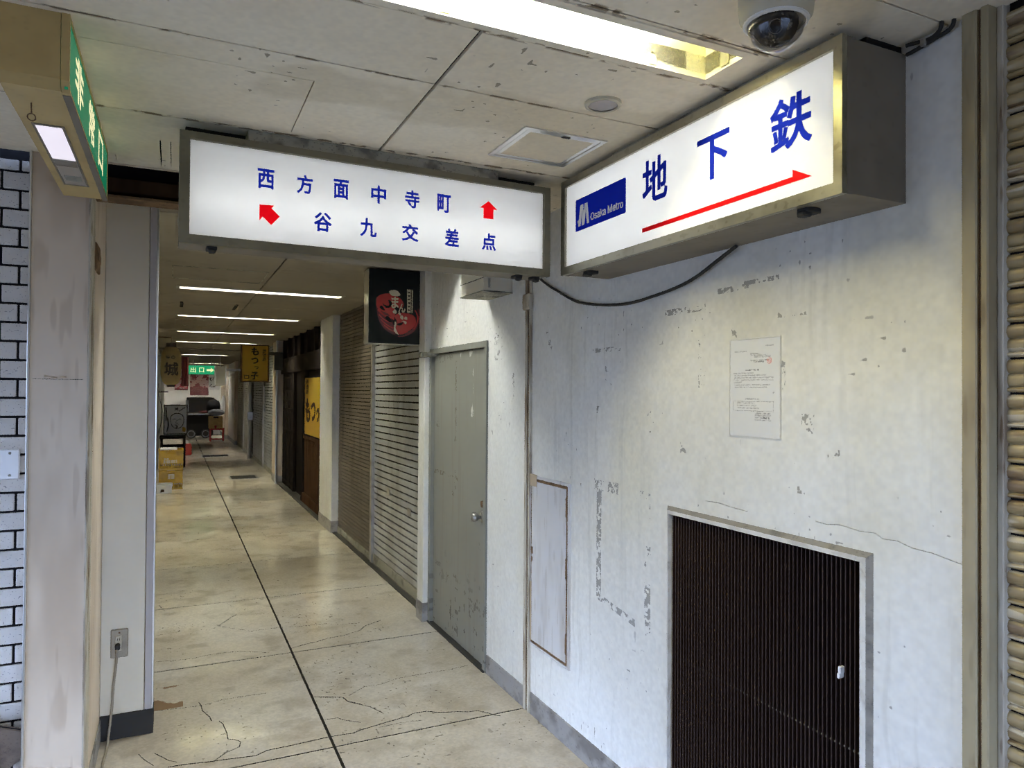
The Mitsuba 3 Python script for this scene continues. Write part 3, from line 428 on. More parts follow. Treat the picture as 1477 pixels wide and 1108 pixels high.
# pilasters and headers of the right side of the passage
def pilaster(name, x0, y0, y1, m="wall_paint", label=None):
    put(name, hexa(x0, 1.85, y0, y1, 0.0, ZC + 0.01, 0.004), m, kind=S, label=label)
    put(name + "__skirt", hexa(x0 - 0.006, 1.8, y0 - 0.006, y1 + 0.006, -0.005, 0.13, 0.003), "concrete_skirt")
pilaster("pillar_door_side", 1.580, 4.757, 4.885, "wall_paint", "narrow white pillar between the door and the grey shutter")
pilaster("pillar_shutter_end", 1.620, 8.16, 8.90, "wall_paint", "cream pillar between the brown shutter and the dark restaurant front")
pilaster("pillar_restaurant_end", 1.615, 12.86, 13.5, "post_paint", "beige pillar at the far end of the restaurant front")
put("pillar_restaurant_end__conduit", tube([(1.60, 12.84, 0.0), (1.60, 12.84, 1.2), (1.60, 12.84, ZC)], 0.02), "aluminium", 50)
pilaster("pillar_white_door", 1.63, 22.4, 22.75, "post_paint", "beige pillar before the far white door")
pilaster("pillar_far", 1.55, 25.4, 28.0, "post_paint", "beige pillar in the far right corner")
put("wall_right_passage", hexa(1.80, 1.95, 4.8, YB + 0.2, 0, 2.6), "gap_black", kind=S)
put("door_2", hexa(1.64, 1.80, 22.75, 25.4, 0, ZC, 0.004), "white_plastic", kind=S, label="white door panel near the far end of the right wall")
put("door_2__handle", hexa(1.61, 1.64, 22.95, 23.05, 0.95, 1.1, 0.004), "dull_steel")
put("door_2__frame", hexa(1.62, 1.66, 22.75, 25.4, 2.05, 2.12, 0.004), "dull_steel")
put("door_2__kick_strip", hexa(1.62, 1.66, 22.75, 25.4, 0, 0.12, 0.004), "concrete_skirt")

# ------------------------------------------------------------------ ceiling lamps
lamp_labels = ["bright recessed fluorescent lamp in the ceiling nearest the camera, above the two white signs", "recessed fluorescent lamp in the ceiling behind the camera", "recessed lamp in the passage ceiling hidden behind the sign over the entrance",
               "white strip lamp in the passage ceiling, nearest one seen under the entrance sign", "second white strip lamp along the passage ceiling, seen under the entrance sign", "third white strip lamp along the passage ceiling",
               "left half of the split strip lamp near the yellow hanging sign", "right half of the split strip lamp above the yellow hanging sign", "far strip lamp just before the green exit sign", "far strip lamp right above the green exit sign at the end of the passage", "last strip lamp, close to the white end wall of the passage"]
for i, (x0, x1, yc) in enumerate(LAMPS):
    r = thing("ceiling_lamp", lamp_labels[i], "ceiling lamp", "recessed ceiling lamps")
    h, t = 0.0745, 0.004
    y0, y1, z0, z1 = yc - h, yc + h, ZC - 0.001, ZC + 0.125
    put(r + "__housing", cat(hexa(x0, x1, y0 - t, y0, z0, z1), hexa(x0, x1, y1, y1 + t, z0, z1), hexa(x0 - t, x0, y0 - t, y1 + t, z0, z1), hexa(x1, x1 + t, y0 - t, y1 + t, z0, z1), hexa(x0 - t, x1 + t, y0 - t, y1 + t, z1, z1 + t)), "lamp_enamel")
    put(r + "__rim", extr(rect(x0 - 0.024, y0 - 0.022, x1 + 0.024, y1 + 0.022).difference(rect(x0 + 0.003, y0 + 0.003, x1 - 0.003, y1 - 0.003)), 0.004, (0, 0, ZC - 0.004)), "mount_paint" if i > 1 else "ceiling_board")
    e = FRONT_TUBE if i < 2 else NEAR_HALL_TUBE if i == 2 else HALL_TUBE if i < 8 else END_TUBE
    xt = x1 - (0.16 if i == 0 else 0.05)
    put(r + "__tube", tube([(x0 + 0.05, yc - 0.01, ZC + 0.085), ((x0 + xt) / 2, yc - 0.01, ZC + 0.085), (xt, yc - 0.01, ZC + 0.085)], 0.016, 10), "white_plastic", 50, **emit(e, 6.0 if i == 0 else 3.0 if i == 1 else 4.0 if i == 2 else 1.0))
    for xx in ([x0 + 0.045, xt + 0.005] if i < 6 else []):
        put(r + "__tube_socket", hexa(xx - 0.012, xx + 0.012, yc - 0.03, yc + 0.01, ZC + 0.06, ZC + 0.125, 0.003), "white_plastic")
    if i == 0:
        for xx in (0.55, 1.13): put(r + "__housing__spring_clip", cat(hexa(xx - 0.012, xx + 0.012, y1 - 0.004, y1, ZC + 0.002, ZC + 0.03, 0.001), hexa(xx - 0.003, xx + 0.003, y1 - 0.006, y1, ZC + 0.035, ZC + 0.042)), "mount_paint")
        put(r + "__housing__spring_clip", hexa(x1 - 0.004, x1, yc - 0.02, yc + 0.012, ZC + 0.004, ZC + 0.05, 0.001), "mount_paint")

# ------------------------------------------------------------------ the sign hung over the passage
SO, SU, SN = np.array([0.008, 2.48, 0.0]), np.array([1.354, 0.05, 0.0]) / math.hypot(1.354, 0.05), None
SW = np.array([-SU[1], SU[0], 0.0])        # into the sign
def s1box(s0, s1, d0, d1, z0, z1, b=0.0): return frame_map(hexa(s0, s1, d0, d1, z0, z1, b), SO, SU, SW, [0, 0, 1])
def s1flat(poly, d, out): return extr(poly, d, SO - SW * out, SU, (0, 0, 1))     # extruded towards the camera side
r = thing("passage_sign", "white backlit hanging sign with two rows of blue characters and two red arrows", "sign")
def hollow(f, a0, a1, b0, b1, c0, c1, t):   # plates of a box that is open on its b0 side
    return cat(f(a0, a1, b1 - t, b1, c0, c1), f(a0, a0 + t, b0, b1 - t, c0, c1), f(a1 - t, a1, b0, b1 - t, c0, c1), f(a0 + t, a1 - t, b0, b1 - t, c0, c0 + t), f(a0 + t, a1 - t, b0, b1 - t, c1 - t, c1))
put(r + "__housing", hollow(s1box, 0.004, 1.353, 0.012, 0.135, 2.070, 2.422, 0.003), "box_brown")
put(r + "__liner", hollow(s1box, 0.0075, 1.3495, 0.014, 0.131, 2.0735, 2.4185, 0.002), "box_liner")
fr = rect(0.0, 2.067, 1.357, 2.425).difference(rect(0.030, 2.096, 1.330, 2.402))
put(r + "__frame", s1flat(fr, 0.022, -0.016), "olive_metal")
def sheet(pts): return trimesh.Trimesh(np.array(pts, float), [[0, 1, 2], [0, 2, 3]], process=False)
put(r + "__face_panel", sheet([SO + SU * a + SW * 0.009 + np.array([0, 0, z]) for a, z in ((0.012, 2.078), (1.345, 2.078), (1.345, 2.414), (0.012, 2.414))]), "opal_acrylic")
for a, b in ((0.05, 0.66), (0.70, 1.31)):
    put(r + "__tube", tube([SO + SU * q + SW * 0.085 + np.array([0, 0, 2.215]) for q in (a, (a + b) / 2, b)], 0.013, 10), "white_plastic", 50, **emit(SIGN_TUBE, 1.5))
for ch, a, b, z0, z1 in [("西", .236, .289, 2.275, 2.341), ("方", .363, .417, 2.276, 2.340), ("面", .488, .541, 2.275, 2.342), ("中", .622, .677, 2.276, 2.340), ("寺", .749, .804, 2.275, 2.340), ("町", .875, .929, 2.274, 2.342),
                         ("谷", .422, .483, 2.153, 2.219), ("九", .583, .643, 2.152, 2.218), ("交", .738, .802, 2.152, 2.215), ("差", .906, .963, 2.150, 2.217), ("点", 1.059, 1.120, 2.150, 2.216)]:
    put(r + "__face_panel__character", s1flat(at(glyph(ch, b - a, z1 - z0, 5.0), a, z0), 0.0012, -0.0085), "sign_blue", label=f"blue character {ch}", **emit((0.002, 0.008, 0.10), 0.03))
put(r + "__face_panel__arrow", s1flat(Polygon([(1.087, 2.341), (1.124, 2.311), (1.108, 2.311), (1.108, 2.273), (1.066, 2.273), (1.066, 2.312), (1.050, 2.312)]), 0.0012, -0.0085), "sign_red", label="red arrow pointing up", **emit((0.45, 0.0, 0.004), 0.03))
put(r + "__face_panel__arrow", s1flat(Polygon([(.243, 2.220), (.290, 2.222), (.281, 2.212), (.308, 2.187), (.281, 2.156), (.253, 2.181), (.243, 2.167)]), 0.0012, -0.0085), "sign_red", label="red arrow pointing up to the left", **emit((0.45, 0.0, 0.004), 0.03))
put(r + "__mounting_strip", s1box(0.205, 1.128, 0.006, 0.10, 2.424, ZC, 0.002), "mount_paint")
put(r + "__mounting_back", s1box(0.02, 1.33, 0.08, 0.12, 2.42, ZC), "gap_black")
for s in (0.10, 1.235, 1.315):
    put(r + "__latch", cat(s1box(s - 0.016, s + 0.016, 0.03, 0.075, 2.058, 2.071, 0.003), s1box(s - 0.010, s + 0.012, 0.025, 0.05, 2.048, 2.062, 0.004)), "rubber_black")

# ------------------------------------------------------------------ the subway sign on the right wall
XF = 1.40
def s2flat(poly_y, d, out=0.0):      # polygon drawn in (y, z); extruded towards the passage
    return extr(affinity.scale(poly_y, -1, 1, origin=(0, 0)), d, (XF - out, 0, 0), (0, -1, 0), (0, 0, 1))
def s2glyph(ch, yl, yr, z0, z1, bold): # left edge at yl (far), right edge at yr (near)
    g = glyph(ch, yl - yr, z1 - z0, bold)
    return extr(g, 0.0012, (XF + 0.0075, yl, z0), (0, -1, 0), (0, 0, 1))
r = thing("subway_sign", "white backlit wall sign with three large blue characters, a blue logo and a red arrow", "sign")
def s2box(a0, a1, b0, b1, c0, c1): return hexa(b0, b1, a0, a1, c0, c1)
put(r + "__housing", hollow(s2box, 1.168, 2.497, 1.437, XW, 2.073, 2.442, 0.003), "box_brown")
put(r + "__liner", hollow(s2box, 1.1715, 2.4935, 1.414, XW - 0.004, 2.0765, 2.4385, 0.002), "box_liner")
put(r + "__front_shell", extr(rect(1.166, 2.071, 2.499, 2.444).difference(rect(1.1712, 2.0762, 2.4938, 2.4388)), 0.0235, (1.412, 0, 0), (0, 1, 0), (0, 0, 1)), "box_brown")
put(r + "__frame", s2flat(rect(1.165, 2.070, 2.5005, 2.445).difference(rect(1.190, 2.100, 2.470, 2.418)), 0.016, -0.016), "steel_trim")
put(r + "__face_panel", sheet([(XF + 0.009, y, z) for y, z in ((2.49, 2.08), (1.176, 2.08), (1.176, 2.435), (2.49, 2.435))]), "opal_acrylic")
for z in (2.165, 2.345):
    put(r + "__tube", tube([(XF + 0.125, q, z) for q in (1.24, 1.83, 2.42)], 0.013, 10), "white_plastic", 50, **emit([0.70 * c for c in SIGN_TUBE], 1.5))
for ch, a, b, z0, z1 in [("地", 1.958, 1.826, 2.227, 2.371), ("下", 1.683, 1.547, 2.224, 2.354), ("鉄", 1.394, 1.259, 2.225, 2.362)]:
    put(r + "__face_panel__character", s2glyph(ch, a, b, z0, z1, 4.0), "sign_blue", label=f"large blue character {ch}")
put(r + "__face_panel__arrow", s2flat(Polygon([(1.958, 2.136), (1.958, 2.150), (1.318, 2.150), (1.318, 2.168), (1.259, 2.136)]), 0.0012, -0.0075), "sign_red", label="long red arrow pointing right")
lg = rect(2.062, 2.232, 2.389, 2.343).buffer(0.006)
put(r + "__face_panel__logo_plate", s2flat(lg, 0.0012, -0.0075), "sign_blue", label="blue rectangle with white emblem and lettering")
em = [[(2.372, 2.243), (2.372, 2.253), (2.353, 2.327), (2.340, 2.327), (2.357, 2.253), (2.357, 2.243)]]
def bar(y0, y1, z0, z1, w): return Polygon([(y0 + w / 2, z0), (y1 + w / 2, z1), (y1 - w / 2, z1), (y0 - w / 2, z0)])
mk = union_all([bar(2.366, 2.350, 2.242, 2.322, 0.017), bar(2.340, 2.345, 2.242, 2.322, 0.015), bar(2.337, 2.319, 2.242, 2.322, 0.015), bar(2.302, 2.315, 2.242, 2.322, 0.016), rect(2.296, 2.2445, 2.306, 2.256), rect(2.368, 2.2555, 2.380, 2.267)])
mk = mk.difference(union_all([bar(2.353, 2.343, 2.240, 2.318, 0.002), bar(2.324, 2.315, 2.240, 2.318, 0.002)]))
put(r + "__face_panel__emblem", s2flat(mk, 0.001, -0.0063), "paper_plain", label="white ribbed letter M emblem")
tx = meshkit.text_mesh("Osaka Metro", 0.026, 0.001, True); tb = tx.bounds
tx.apply_scale([0.214 / (tb[1][0] - tb[0][0]), 1, 1])
put(r + "__face_panel__lettering", frame_map(tx, (XF + 0.0063, 2.286, 2.2485), (0, -1, 0), (0, 0, 1), (-1, 0, 0)), "paper_plain", label="white lettering Osaka Metro")
put(r + "__mounting_strip", hexa(1.42, XW, 1.28, 2.16, 2.442, ZC, 0.002), "mount_paint")
put(r + "__mounting_back", hexa(1.50, XW, 1.18, 2.49, 2.44, ZC), "gap_black")
for y in (2.36, 1.31):
    put(r + "__latch", cat(hexa(1.43, 1.48, y - 0.018, y + 0.018, 2.060, 2.074, 0.003), hexa(1.425, 1.455, y - 0.012, y + 0.015, 2.050, 2.064, 0.004)), "rubber_black")

# ------------------------------------------------------------------ green exit lamp near the camera
r = thing("exit_sign", "long green emergency exit lamp under the ceiling at the upper left", "exit sign")
GX0, GX1, GY0, GY1, GZ0 = -0.362, -0.226, 1.915, 2.965, 2.290
pr = [(GY0 + 0.018, GZ0), (GY0, GZ0 + 0.022), (GY0, ZC), (GY1, ZC), (GY1, GZ0)]
put(r + "__housing", prism(pr, GX1 - GX0 - 0.018, (GX0, 0, 0), (0, 1, 0), (0, 0, 1)), "aged_plastic")
put(r + "__cover_rim", extr(Polygon([(GY0 + 0.016, GZ0 - 0.003), (GY0 - 0.003, GZ0 + 0.020), (GY0 - 0.003, ZC), (GY1 + 0.003, ZC), (GY1 + 0.003, GZ0 - 0.003)]).difference(Polygon([(GY0 + 0.020, GZ0 + 0.006), (GY0 + 0.008, GZ0 + 0.022), (GY0 + 0.008, ZC - 0.008), (GY1 - 0.008, ZC - 0.008), (GY1 - 0.008, GZ0 + 0.006)])), 0.017, (GX1 - 0.0165, 0, 0), (0, 1, 0), (0, 0, 1)), "aged_plastic")
put(r + "__dusty_edge", hexa(GX1 - 0.0165, GX1 + 0.001, GY0 + 0.03, GY1 + 0.003, GZ0 - 0.0045, GZ0 - 0.003), "box_brown")
put(r + "__green_panel", hexa(GX1 - 0.010, GX1 - 0.003, GY0 + 0.006, GY1 - 0.006, GZ0 + 0.004, ZC - 0.006), "exit_green", **emit((0.004, 0.13, 0.06)))
for ch, y0, y1 in [("非", 2.05, 2.215), ("常", 2.36, 2.515), ("口", 2.645, 2.80)]:
    put(r + "__green_panel__character", extr(glyph(ch, y1 - y0, 0.112, 3.0), 0.001, (GX1 - 0.0030, y0, GZ0 + 0.040), (0, 1, 0), (0, 0, 1)), "exit_letter", label=f"pale lit character {ch}", **emit((0.75, 0.72, 0.42)))
put(r + "__window_frame", extr(rect(-0.341, 2.19, -0.268, 2.80).difference(rect(-0.335, 2.20, -0.274, 2.79)), 0.002, (0, 0, GZ0 - 0.002)), "box_brown")
put(r + "__lit_window", hexa(-0.336, -0.273, 2.20, 2.50, GZ0 - 0.0015, GZ0 + 0.001), "white_plastic", label="clear lit window in the underside", **emit((0.66, 0.60, 0.70)))
put(r + "__lamp_reflector", hexa(-0.336, -0.273, 2.50, 2.79, GZ0 - 0.0015, GZ0 + 0.001), "aluminium")
put(r + "__lamp_holder", hexa(-0.334, -0.276, 2.51, 2.57, GZ0 - 0.003, GZ0, 0.001), "dull_steel")
put(r + "__lamp_holder", hexa(-0.328, -0.280, 2.68, 2.74, GZ0 - 0.003, GZ0, 0.001), "mount_paint")
put(r + "__pull_ring", cat(tube([(-0.318, 2.04, GZ0), (-0.318, 2.042, GZ0 - 0.012), (-0.318, 2.045, GZ0 - 0.024)], 0.0016, 6), trimesh.creation.torus(0.0085, 0.0014, major_sections=20, minor_sections=6, transform=trimesh.transformations.compose_matrix(angles=(math.pi / 2, 0, 0.3), translate=(-0.318, 2.046, GZ0 - 0.033)))), "rust", 40)

# ------------------------------------------------------------------ security camera, blank cover, hatch
r = thing("dome_camera", "beige dome security camera on the ceiling above the subway sign", "security camera")
DC = (1.146, 1.12)
put(r + "__body", lathe([(0, ZC), (0.077, ZC), (0.077, 2.425), (0.074, 2.400), (0.067, 2.389), (0.0585, 2.386), (0.0575, 2.392), (0, 2.392)], (DC[0], DC[1], 0)), "beige_plastic", 35)
put(r + "__trim_ring", lathe([(0.0585, 2.3875), (0.0675, 2.3885), (0.066, 2.385), (0.061, 2.383), (0.0585, 2.384)], (DC[0], DC[1], 0)), "white_plastic", 40)
th = np.linspace(0, math.pi / 2, 14)
dome = [(0.058 * math.cos(a), 2.387 - 0.058 * math.sin(a)) for a in th]; dome[-1] = (0.0, dome[-1][1])
put(r + "__dome", lathe(dome, (DC[0], DC[1], 0), seg=40), "dome_glass", True)
ball = trimesh.creation.icosphere(3, 0.045); ball.apply_translation((DC[0], DC[1], 2.385))
put(r + "__eyeball", ball, "rubber_black", True)
ld = np.array([-0.62, -0.60, -0.50]); ld /= np.linalg.norm(ld); lo = np.array([DC[0], DC[1], 2.385])
put(r + "__eyeball__lens", lathe([(0, 0), (0.014, 0), (0.014, 0.004), (0.011, 0.004), (0.010, 0.002), (0, 0.0035)], lo + ld * 0.0435, ld), "gap_black", 30)
put(r + "__eyeball__lens_ring", lathe([(0.0125, 0), (0.0145, 0), (0.0145, 0.0045), (0.0125, 0.0045)], lo + ld * 0.0435, ld), "dull_steel", 30)
for a, b in [(0.02, 0.1), (0.24, 0.1), (0.46, 0.1), (0.02, 0.32), (0.24, 0.32), (-0.2, 0.15)]:
    d = np.array([-0.12 + 0.35 * b, -0.86, -0.35 - 0.55 * a]); d /= np.linalg.norm(d)
    m = trimesh.creation.icosphere(1, 0.0026); m.apply_translation(lo + d * 0.0455); put(r + "__eyeball__led", m, "brush_cream", True)
r = thing("ceiling_speaker", "round blank cover plate on the ceiling between the lamp and the hatch", "ceiling speaker")
put(r + "__ring", lathe([(0.043, ZC), (0.0555, ZC), (0.054, ZC - 0.008), (0.048, ZC - 0.011), (0.043, ZC - 0.009)], (1.147, 1.797, 0), seg=48), "beige_plastic", 40)
put(r + "__cover", lathe([(0, ZC - 0.006), (0.044, ZC - 0.006), (0.044, ZC - 0.001), (0, ZC - 0.001)], (1.147, 1.797, 0), seg=48), "grey_disc", 40)
r = thing("ceiling_hatch", "square access hatch with an aluminium frame in the ceiling beside the subway sign", "access hatch")
put(r + "__outer_frame", extr(rect(1.020, 2.058, 1.333, 2.366).difference(rect(1.036, 2.074, 1.317, 2.350)), 0.005, (0, 0, ZC - 0.005)), "aluminium")
put(r + "__inner_frame", extr(rect(1.039, 2.077, 1.314, 2.347).difference(rect(1.054, 2.092, 1.299, 2.332)), 0.004, (0, 0, ZC - 0.004)), "aluminium")
put(r + "__board", hexa(1.054, 1.299, 2.092, 2.332, ZC - 0.003, ZC - 0.0005), "ceiling_board")
put(r + "__lock", hexa(1.17, 1.20, 2.079, 2.091, ZC - 0.0065, ZC - 0.003, 0.001), "rubber_black")

# ------------------------------------------------------------------ right wall: grille, small hatch, notice, cables, box
r = thing("ventilation_grille", "large dark grille of brown vertical fins in a white frame in the right wall", "grille")
ring = lambda w0, w1, top0, top1: rect(1.256 + w0, 0.107, 2.102 - w0, 1.194 - top0).difference(rect(1.256 + w1, 0.06, 2.102 - w1, 1.194 - top1))
def bevel_ring(o0, o1, x_out, x_in):     # a mortar fillet that slopes from the wall out to the frame
    y0, y1, zt = 1.256 + o0, 2.102 - o0, 1.194 - o0; d = o1 - o0
    v = [(x_out, y0, 0.107), (x_out, y0, zt), (x_out, y1, zt), (x_out, y1, 0.107), (x_in, y0 + d, 0.107), (x_in, y0 + d, zt - d), (x_in, y1 - d, zt - d), (x_in, y1 - d, 0.107)]
    return trimesh.Trimesh(v, [[0, 1, 5], [0, 5, 4], [1, 2, 6], [1, 6, 5], [2, 3, 7], [2, 7, 6]], process=False)
put(r + "__mortar_edge", bevel_ring(0.0, 0.0155, XW + 0.001, XW - 0.013), "mortar_grey")
put(r + "__front_frame", extr(rect(1.2705, 0.108, 2.0875, 1.1795).difference(rect(1.288, 0.122, 2.082, 1.166)), 0.03, (XW - 0.013, 0, 0), (0, 1, 0), (0, 0, 1)), "frame_white")
put(r + "__back", hexa(1.70, 1.71, 1.26, 2.10, 0.11, 1.19), "gap_black")
f0 = hexa(1.628, 1.652, -0.0016, 0.0016, 0.121, 1.166, 0.0006)
k0 = None
n = 53
for i in range(n):
    y = 2.082 - 0.794 * (i + 0.7) / (n + 0.4)
    M = T().translate([0, float(y), 0])
    if k0 is None: k0 = put(r + "__fin", f0, "fin_brown"); scene[k0]["to_world"] = M
    else: again(r + "__fin", k0, M)
put(r + "__cross_rod", tube([(1.641, 2.082, 0.655), (1.641, 1.7, 0.655), (1.641, 1.288, 0.655)], 0.003, 6), "mount_paint")
put(r + "__catch", cat(hexa(1.612, 1.63, 1.345, 1.354, 0.855, 0.874, 0.002), hexa(1.606, 1.63, 1.346, 1.353, 0.842, 0.858, 0.003)), "paper_plain", label="small white catch")
r = thing("wall_hatch", "narrow grey metal hatch with rusty edges set in the wall beside the guide rail", "access hatch")
put(r + "__frame", extr(rect(2.796, 0.348, 3.187, 1.188).difference(rect(2.814, 0.358, 3.181, 1.174)), 0.010, (XW - 0.008, 0, 0), (0, 1, 0), (0, 0, 1)), "hatch_paint")
put(r + "__rusty_gap", hexa(XW - 0.006, XW + 0.0, 2.81, 3.182, 0.360, 1.174), "rust")
put(r + "__leaf", hexa(XW - 0.009, XW - 0.002, 2.829, 3.172, 0.371, 1.160, 0.002), "hatch_paint")
for z in (1.08, 0.80, 0.46): put(r + "__leaf__hinge", tube([(XW - 0.010, 2.82, z - 0.045), (XW - 0.010, 2.82, z), (XW - 0.010, 2.82, z + 0.045)], 0.005, 8), "rust", 40)
put(r + "__leaf__lock", cat(hexa(XW - 0.012, XW - 0.008, 3.155, 3.172, 0.80, 0.835, 0.001), hexa(XW - 0.012, XW - 0.008, 3.157, 3.170, 0.765, 0.785, 0.001)), "rust")
put(r + "__tape", hexa(XW - 0.0105, XW - 0.0095, 3.115, 3.19, 1.135, 1.195), "tape_brown", label="scrap of brown tape on the corner")
put(r + "__tape", hexa(XW - 0.0105, XW - 0.0095, 3.166, 3.182, 0.37, 0.66), "tape_brown", label="strip of brown tape down the edge")

PY0, PY1, PZ0, PZ1 = 1.565, 1.782, 1.465, 1.776
ROWS = [(.72, .87, .09, .6), (.11, .36, .135, .6), (.43, .58, .163, .6), (.43, .77, .180, .7), (.50, .82, .197, .6), (.43, .80, .230, .7), (.50, .69, .246, .8), (.33, .60, .325, .9), (.09, .50, .355, .6), (.11, .73, .378, .6), (.11, .87, .402, .6),
        (.09, .87, .425, .6), (.09, .26, .448, .6), (.11, .80, .474, .6), (.11, .75, .498, .6), (.85, .88, .55, .8), (.33, .60, .615, .7), (.17, .52, .657, .6), (.17, .55, .682, .6), (.17, .60, .707, .6), (.52, .82, .757, .8), (.52, .82, .778, .7), (.52, .60, .80, .6), (.62, .80, .80, 1.), (.52, .82, .822, .8)]
def notice_fn(p, n, uv):
    u, v = (PY1 - p.y) / (PY1 - PY0), (PZ1 - p.z) / (PZ1 - PZ0)
    m = mi.Float(0)
    for k, (a, b, c, d) in enumerate(ROWS):
        h = 0.0062 if d < 1 else 0.009
        m = dr.maximum(m, inside(u, a, b) * inside(v, c - h, c + h) * smoothstep(0.25, 0.55, noise(u * 95 + 13 * k, v * 170, k * 3.0)) * d)
    bx = dr.maximum(inside(u, .08, .87) * dr.maximum(inside(v, .639, .6425), inside(v, .733, .7365)), inside(v, .639, .7365) * dr.maximum(inside(u, .077, .083), inside(u, .867, .873)))
    col = mix((0.66, 0.665, 0.66), (0.03, 0.03, 0.035), dr.maximum(m, bx * 0.8) * 0.85)
    dd = dr.sqrt(dr.square((u - .79) * 0.70) + dr.square(v - .238))
    stamp = inside(dd, -1, 0.033) * smoothstep(0.3, 0.6, noise(u * 80, v * 110, 2.0)) * 0.55 + inside(dd, 0.027, 0.033) * 0.4
    return mix(col, c3(0.62, 0.16, 0.12), dr.clip(stamp, 0, 0.8))
mat("notice_print", notice_fn, 0.3, spec=0.5)
r = thing("notice", "white printed notice with a red round stamp, in a clear sleeve on the right wall", "notice")
put(r + "__sheet", hexa(XW - 0.0025, XW - 0.0012, PY0 + 0.004, PY1 - 0.004, PZ0 + 0.003, PZ1 - 0.005), "notice_print")
put(r + "__sleeve", extr(rect(PY0, PZ0, PY1, PZ1).difference(rect(PY0 + 0.003, PZ0 + 0.002, PY1 - 0.003, PZ1 - 0.004)), 0.0014, (XW - 0.003, 0, 0), (0, 1, 0), (0, 0, 1)), "white_plastic", label="edge of the clear sleeve")

r = thing("sign_cable", "black cable sagging along the wall between the two white signs", "cable")
put(r, tube(smoothline([(1.60, 3.12, 2.20), (1.61, 3.054, 2.143), (1.613, 2.896, 2.069), (1.615, 2.752, 2.011), (1.615, 2.6, 1.979), (1.616, 2.435, 1.959), (1.616, 2.297, 1.955), (1.616, 2.197, 1.962), (1.616, 2.1, 1.971), (1.615, 2.0, 1.985), (1.61, 1.908, 2.006), (1.61, 1.839, 2.032), (1.60, 1.75, 2.058), (1.59, 1.715, 2.064)], 6), 0.006, 8), "rubber_black", 50)
r = thing("corner_cable", "upper of two dark cables in the corner of right wall and ceiling", "cable", "cables in the upper right corner")
put(r, tube(smoothline([(1.61, 1.155, 2.455), (1.615, 1.125, 2.452), (1.612, 1.085, 2.448), (1.60, 1.06, 2.458), (1.59, 1.055, 2.475)], 6), 0.005, 8), "rubber_black", 50)
r = thing("corner_cable", "lower dark cable, held by a clip, in the corner of right wall and ceiling", "cable", "cables in the upper right corner")
put(r, tube(smoothline([(1.617, 1.158, 2.436), (1.617, 1.115, 2.440), (1.617, 1.07, 2.446), (1.613, 1.045, 2.450), (1.610, 1.038, 2.475)], 6), 0.005, 8), "rubber_black", 50)
put(r + "__clip", hexa(1.608, 1.627, 1.105, 1.12, 2.436, 2.455, 0.003), "dull_steel")
r = thing("control_box", "beige steel box on the wall above the door, below the end of the passage sign", "control box")
put(r + "__case", hexa(1.457, XW, 3.43, 3.75, 2.133, 2.42, 0.003), "cream_laminate")
put(r + "__lid_seam", hexa(1.455, 1.46, 3.425, 3.755, 2.20, 2.203), "gap_black")
put(r + "__latch", hexa(1.485, 1.495, 3.42, 3.432, 2.15, 2.20, 0.002), "dull_steel")
put(r + "__bottom_plate", hexa(1.452, XW, 3.425, 3.755, 2.128, 2.135, 0.001), "mount_paint")

# ------------------------------------------------------------------ outlet and cord, plate on the tile wall, board in the corner
r = thing("wall_outlet", "metal wall outlet on the cream end panel with a cord plugged in", "outlet")
put(r + "__plate", hexa(-0.2485, -0.1775, 3.733, 3.741, 0.371, 0.501, 0.004), "outlet_steel")
put(r + "__socket", hexa(-0.230, -0.203, 3.730, 3.736, 0.402, 0.473, 0.002), "brush_cream")
put(r + "__socket__slot", cat(hexa(-0.222, -0.220, 3.7290, 3.731, 0.45, 0.462), hexa(-0.213, -0.211, 3.7290, 3.731, 0.45, 0.462)), "gap_black")
put(r + "__plate__screw", lathe([(0, 0), (0.004, 0), (0.003, 0.002), (0, 0.002)], (-0.213, 3.733, 0.485), (0, -1, 0), 12), "rust", 40)
r = thing("power_cord", "grey power cord hanging from the outlet and trailing over the floor", "cord")
put(r + "__cable", tube(smoothline([(-0.219, 3.712, 0.425), (-0.221, 3.708, 0.40), (-0.224, 3.706, 0.345), (-0.233, 3.706, 0.26), (-0.236, 3.706, 0.19), (-0.243, 3.70, 0.10), (-0.248, 3.685, 0.045), (-0.251, 3.65, 0.012), (-0.252, 3.60, 0.0065), (-0.256, 3.50, 0.0065), (-0.250, 3.35, 0.0065), (-0.235, 3.1, 0.0065), (-0.24, 2.8, 0.0065), (-0.30, 2.4, 0.0065)], 6), 0.0055, 8), "cord_grey", 50)
put(r + "__plug", hexa(-0.229, -0.209, 3.705, 3.731, 0.412, 0.44, 0.005), "rubber_black")
r = thing("cover_plate", "white square cover plate with two screws on the grey tile wall", "cover plate")
put(r + "__plate", hexa(-0.66, -0.519, 3.205, 3.216, 1.262, 1.375, 0.004), "paper_plain")
for z in (1.278, 1.36): put(r + "__plate__screw", lathe([(0, 0), (0.005, 0), (0.004, 0.002), (0, 0.002)], (-0.55, 3.205, z), (0, -1, 0), 12), "mount_paint", 40)
r = thing("leaning_board", "dark brown board with a pale metal leg in the lower left corner", "board")
put(r + "__panel", prism([(-0.95, 0.52), (-0.488, 0.352), (-0.488, 0.25), (-0.56, 0.205), (-0.95, 0.21)], 0.03, (0, 3.15, 0), (1, 0, 0), (0, 0, 1)), "brown_vinyl")
put(r + "__edge_band", tube([(-0.95, 3.135, 0.517), (-0.70, 3.135, 0.426), (-0.489, 3.135, 0.349)], 0.005, 6), "black_cloth", 50)
put(r + "__leg", tube([(-0.75, 3.10, 0.40), (-0.60, 3.10, 0.235), (-0.50, 3.10, 0.12), (-0.487, 3.10, 0.0)], 0.010, 10), "cream_laminate", 50)
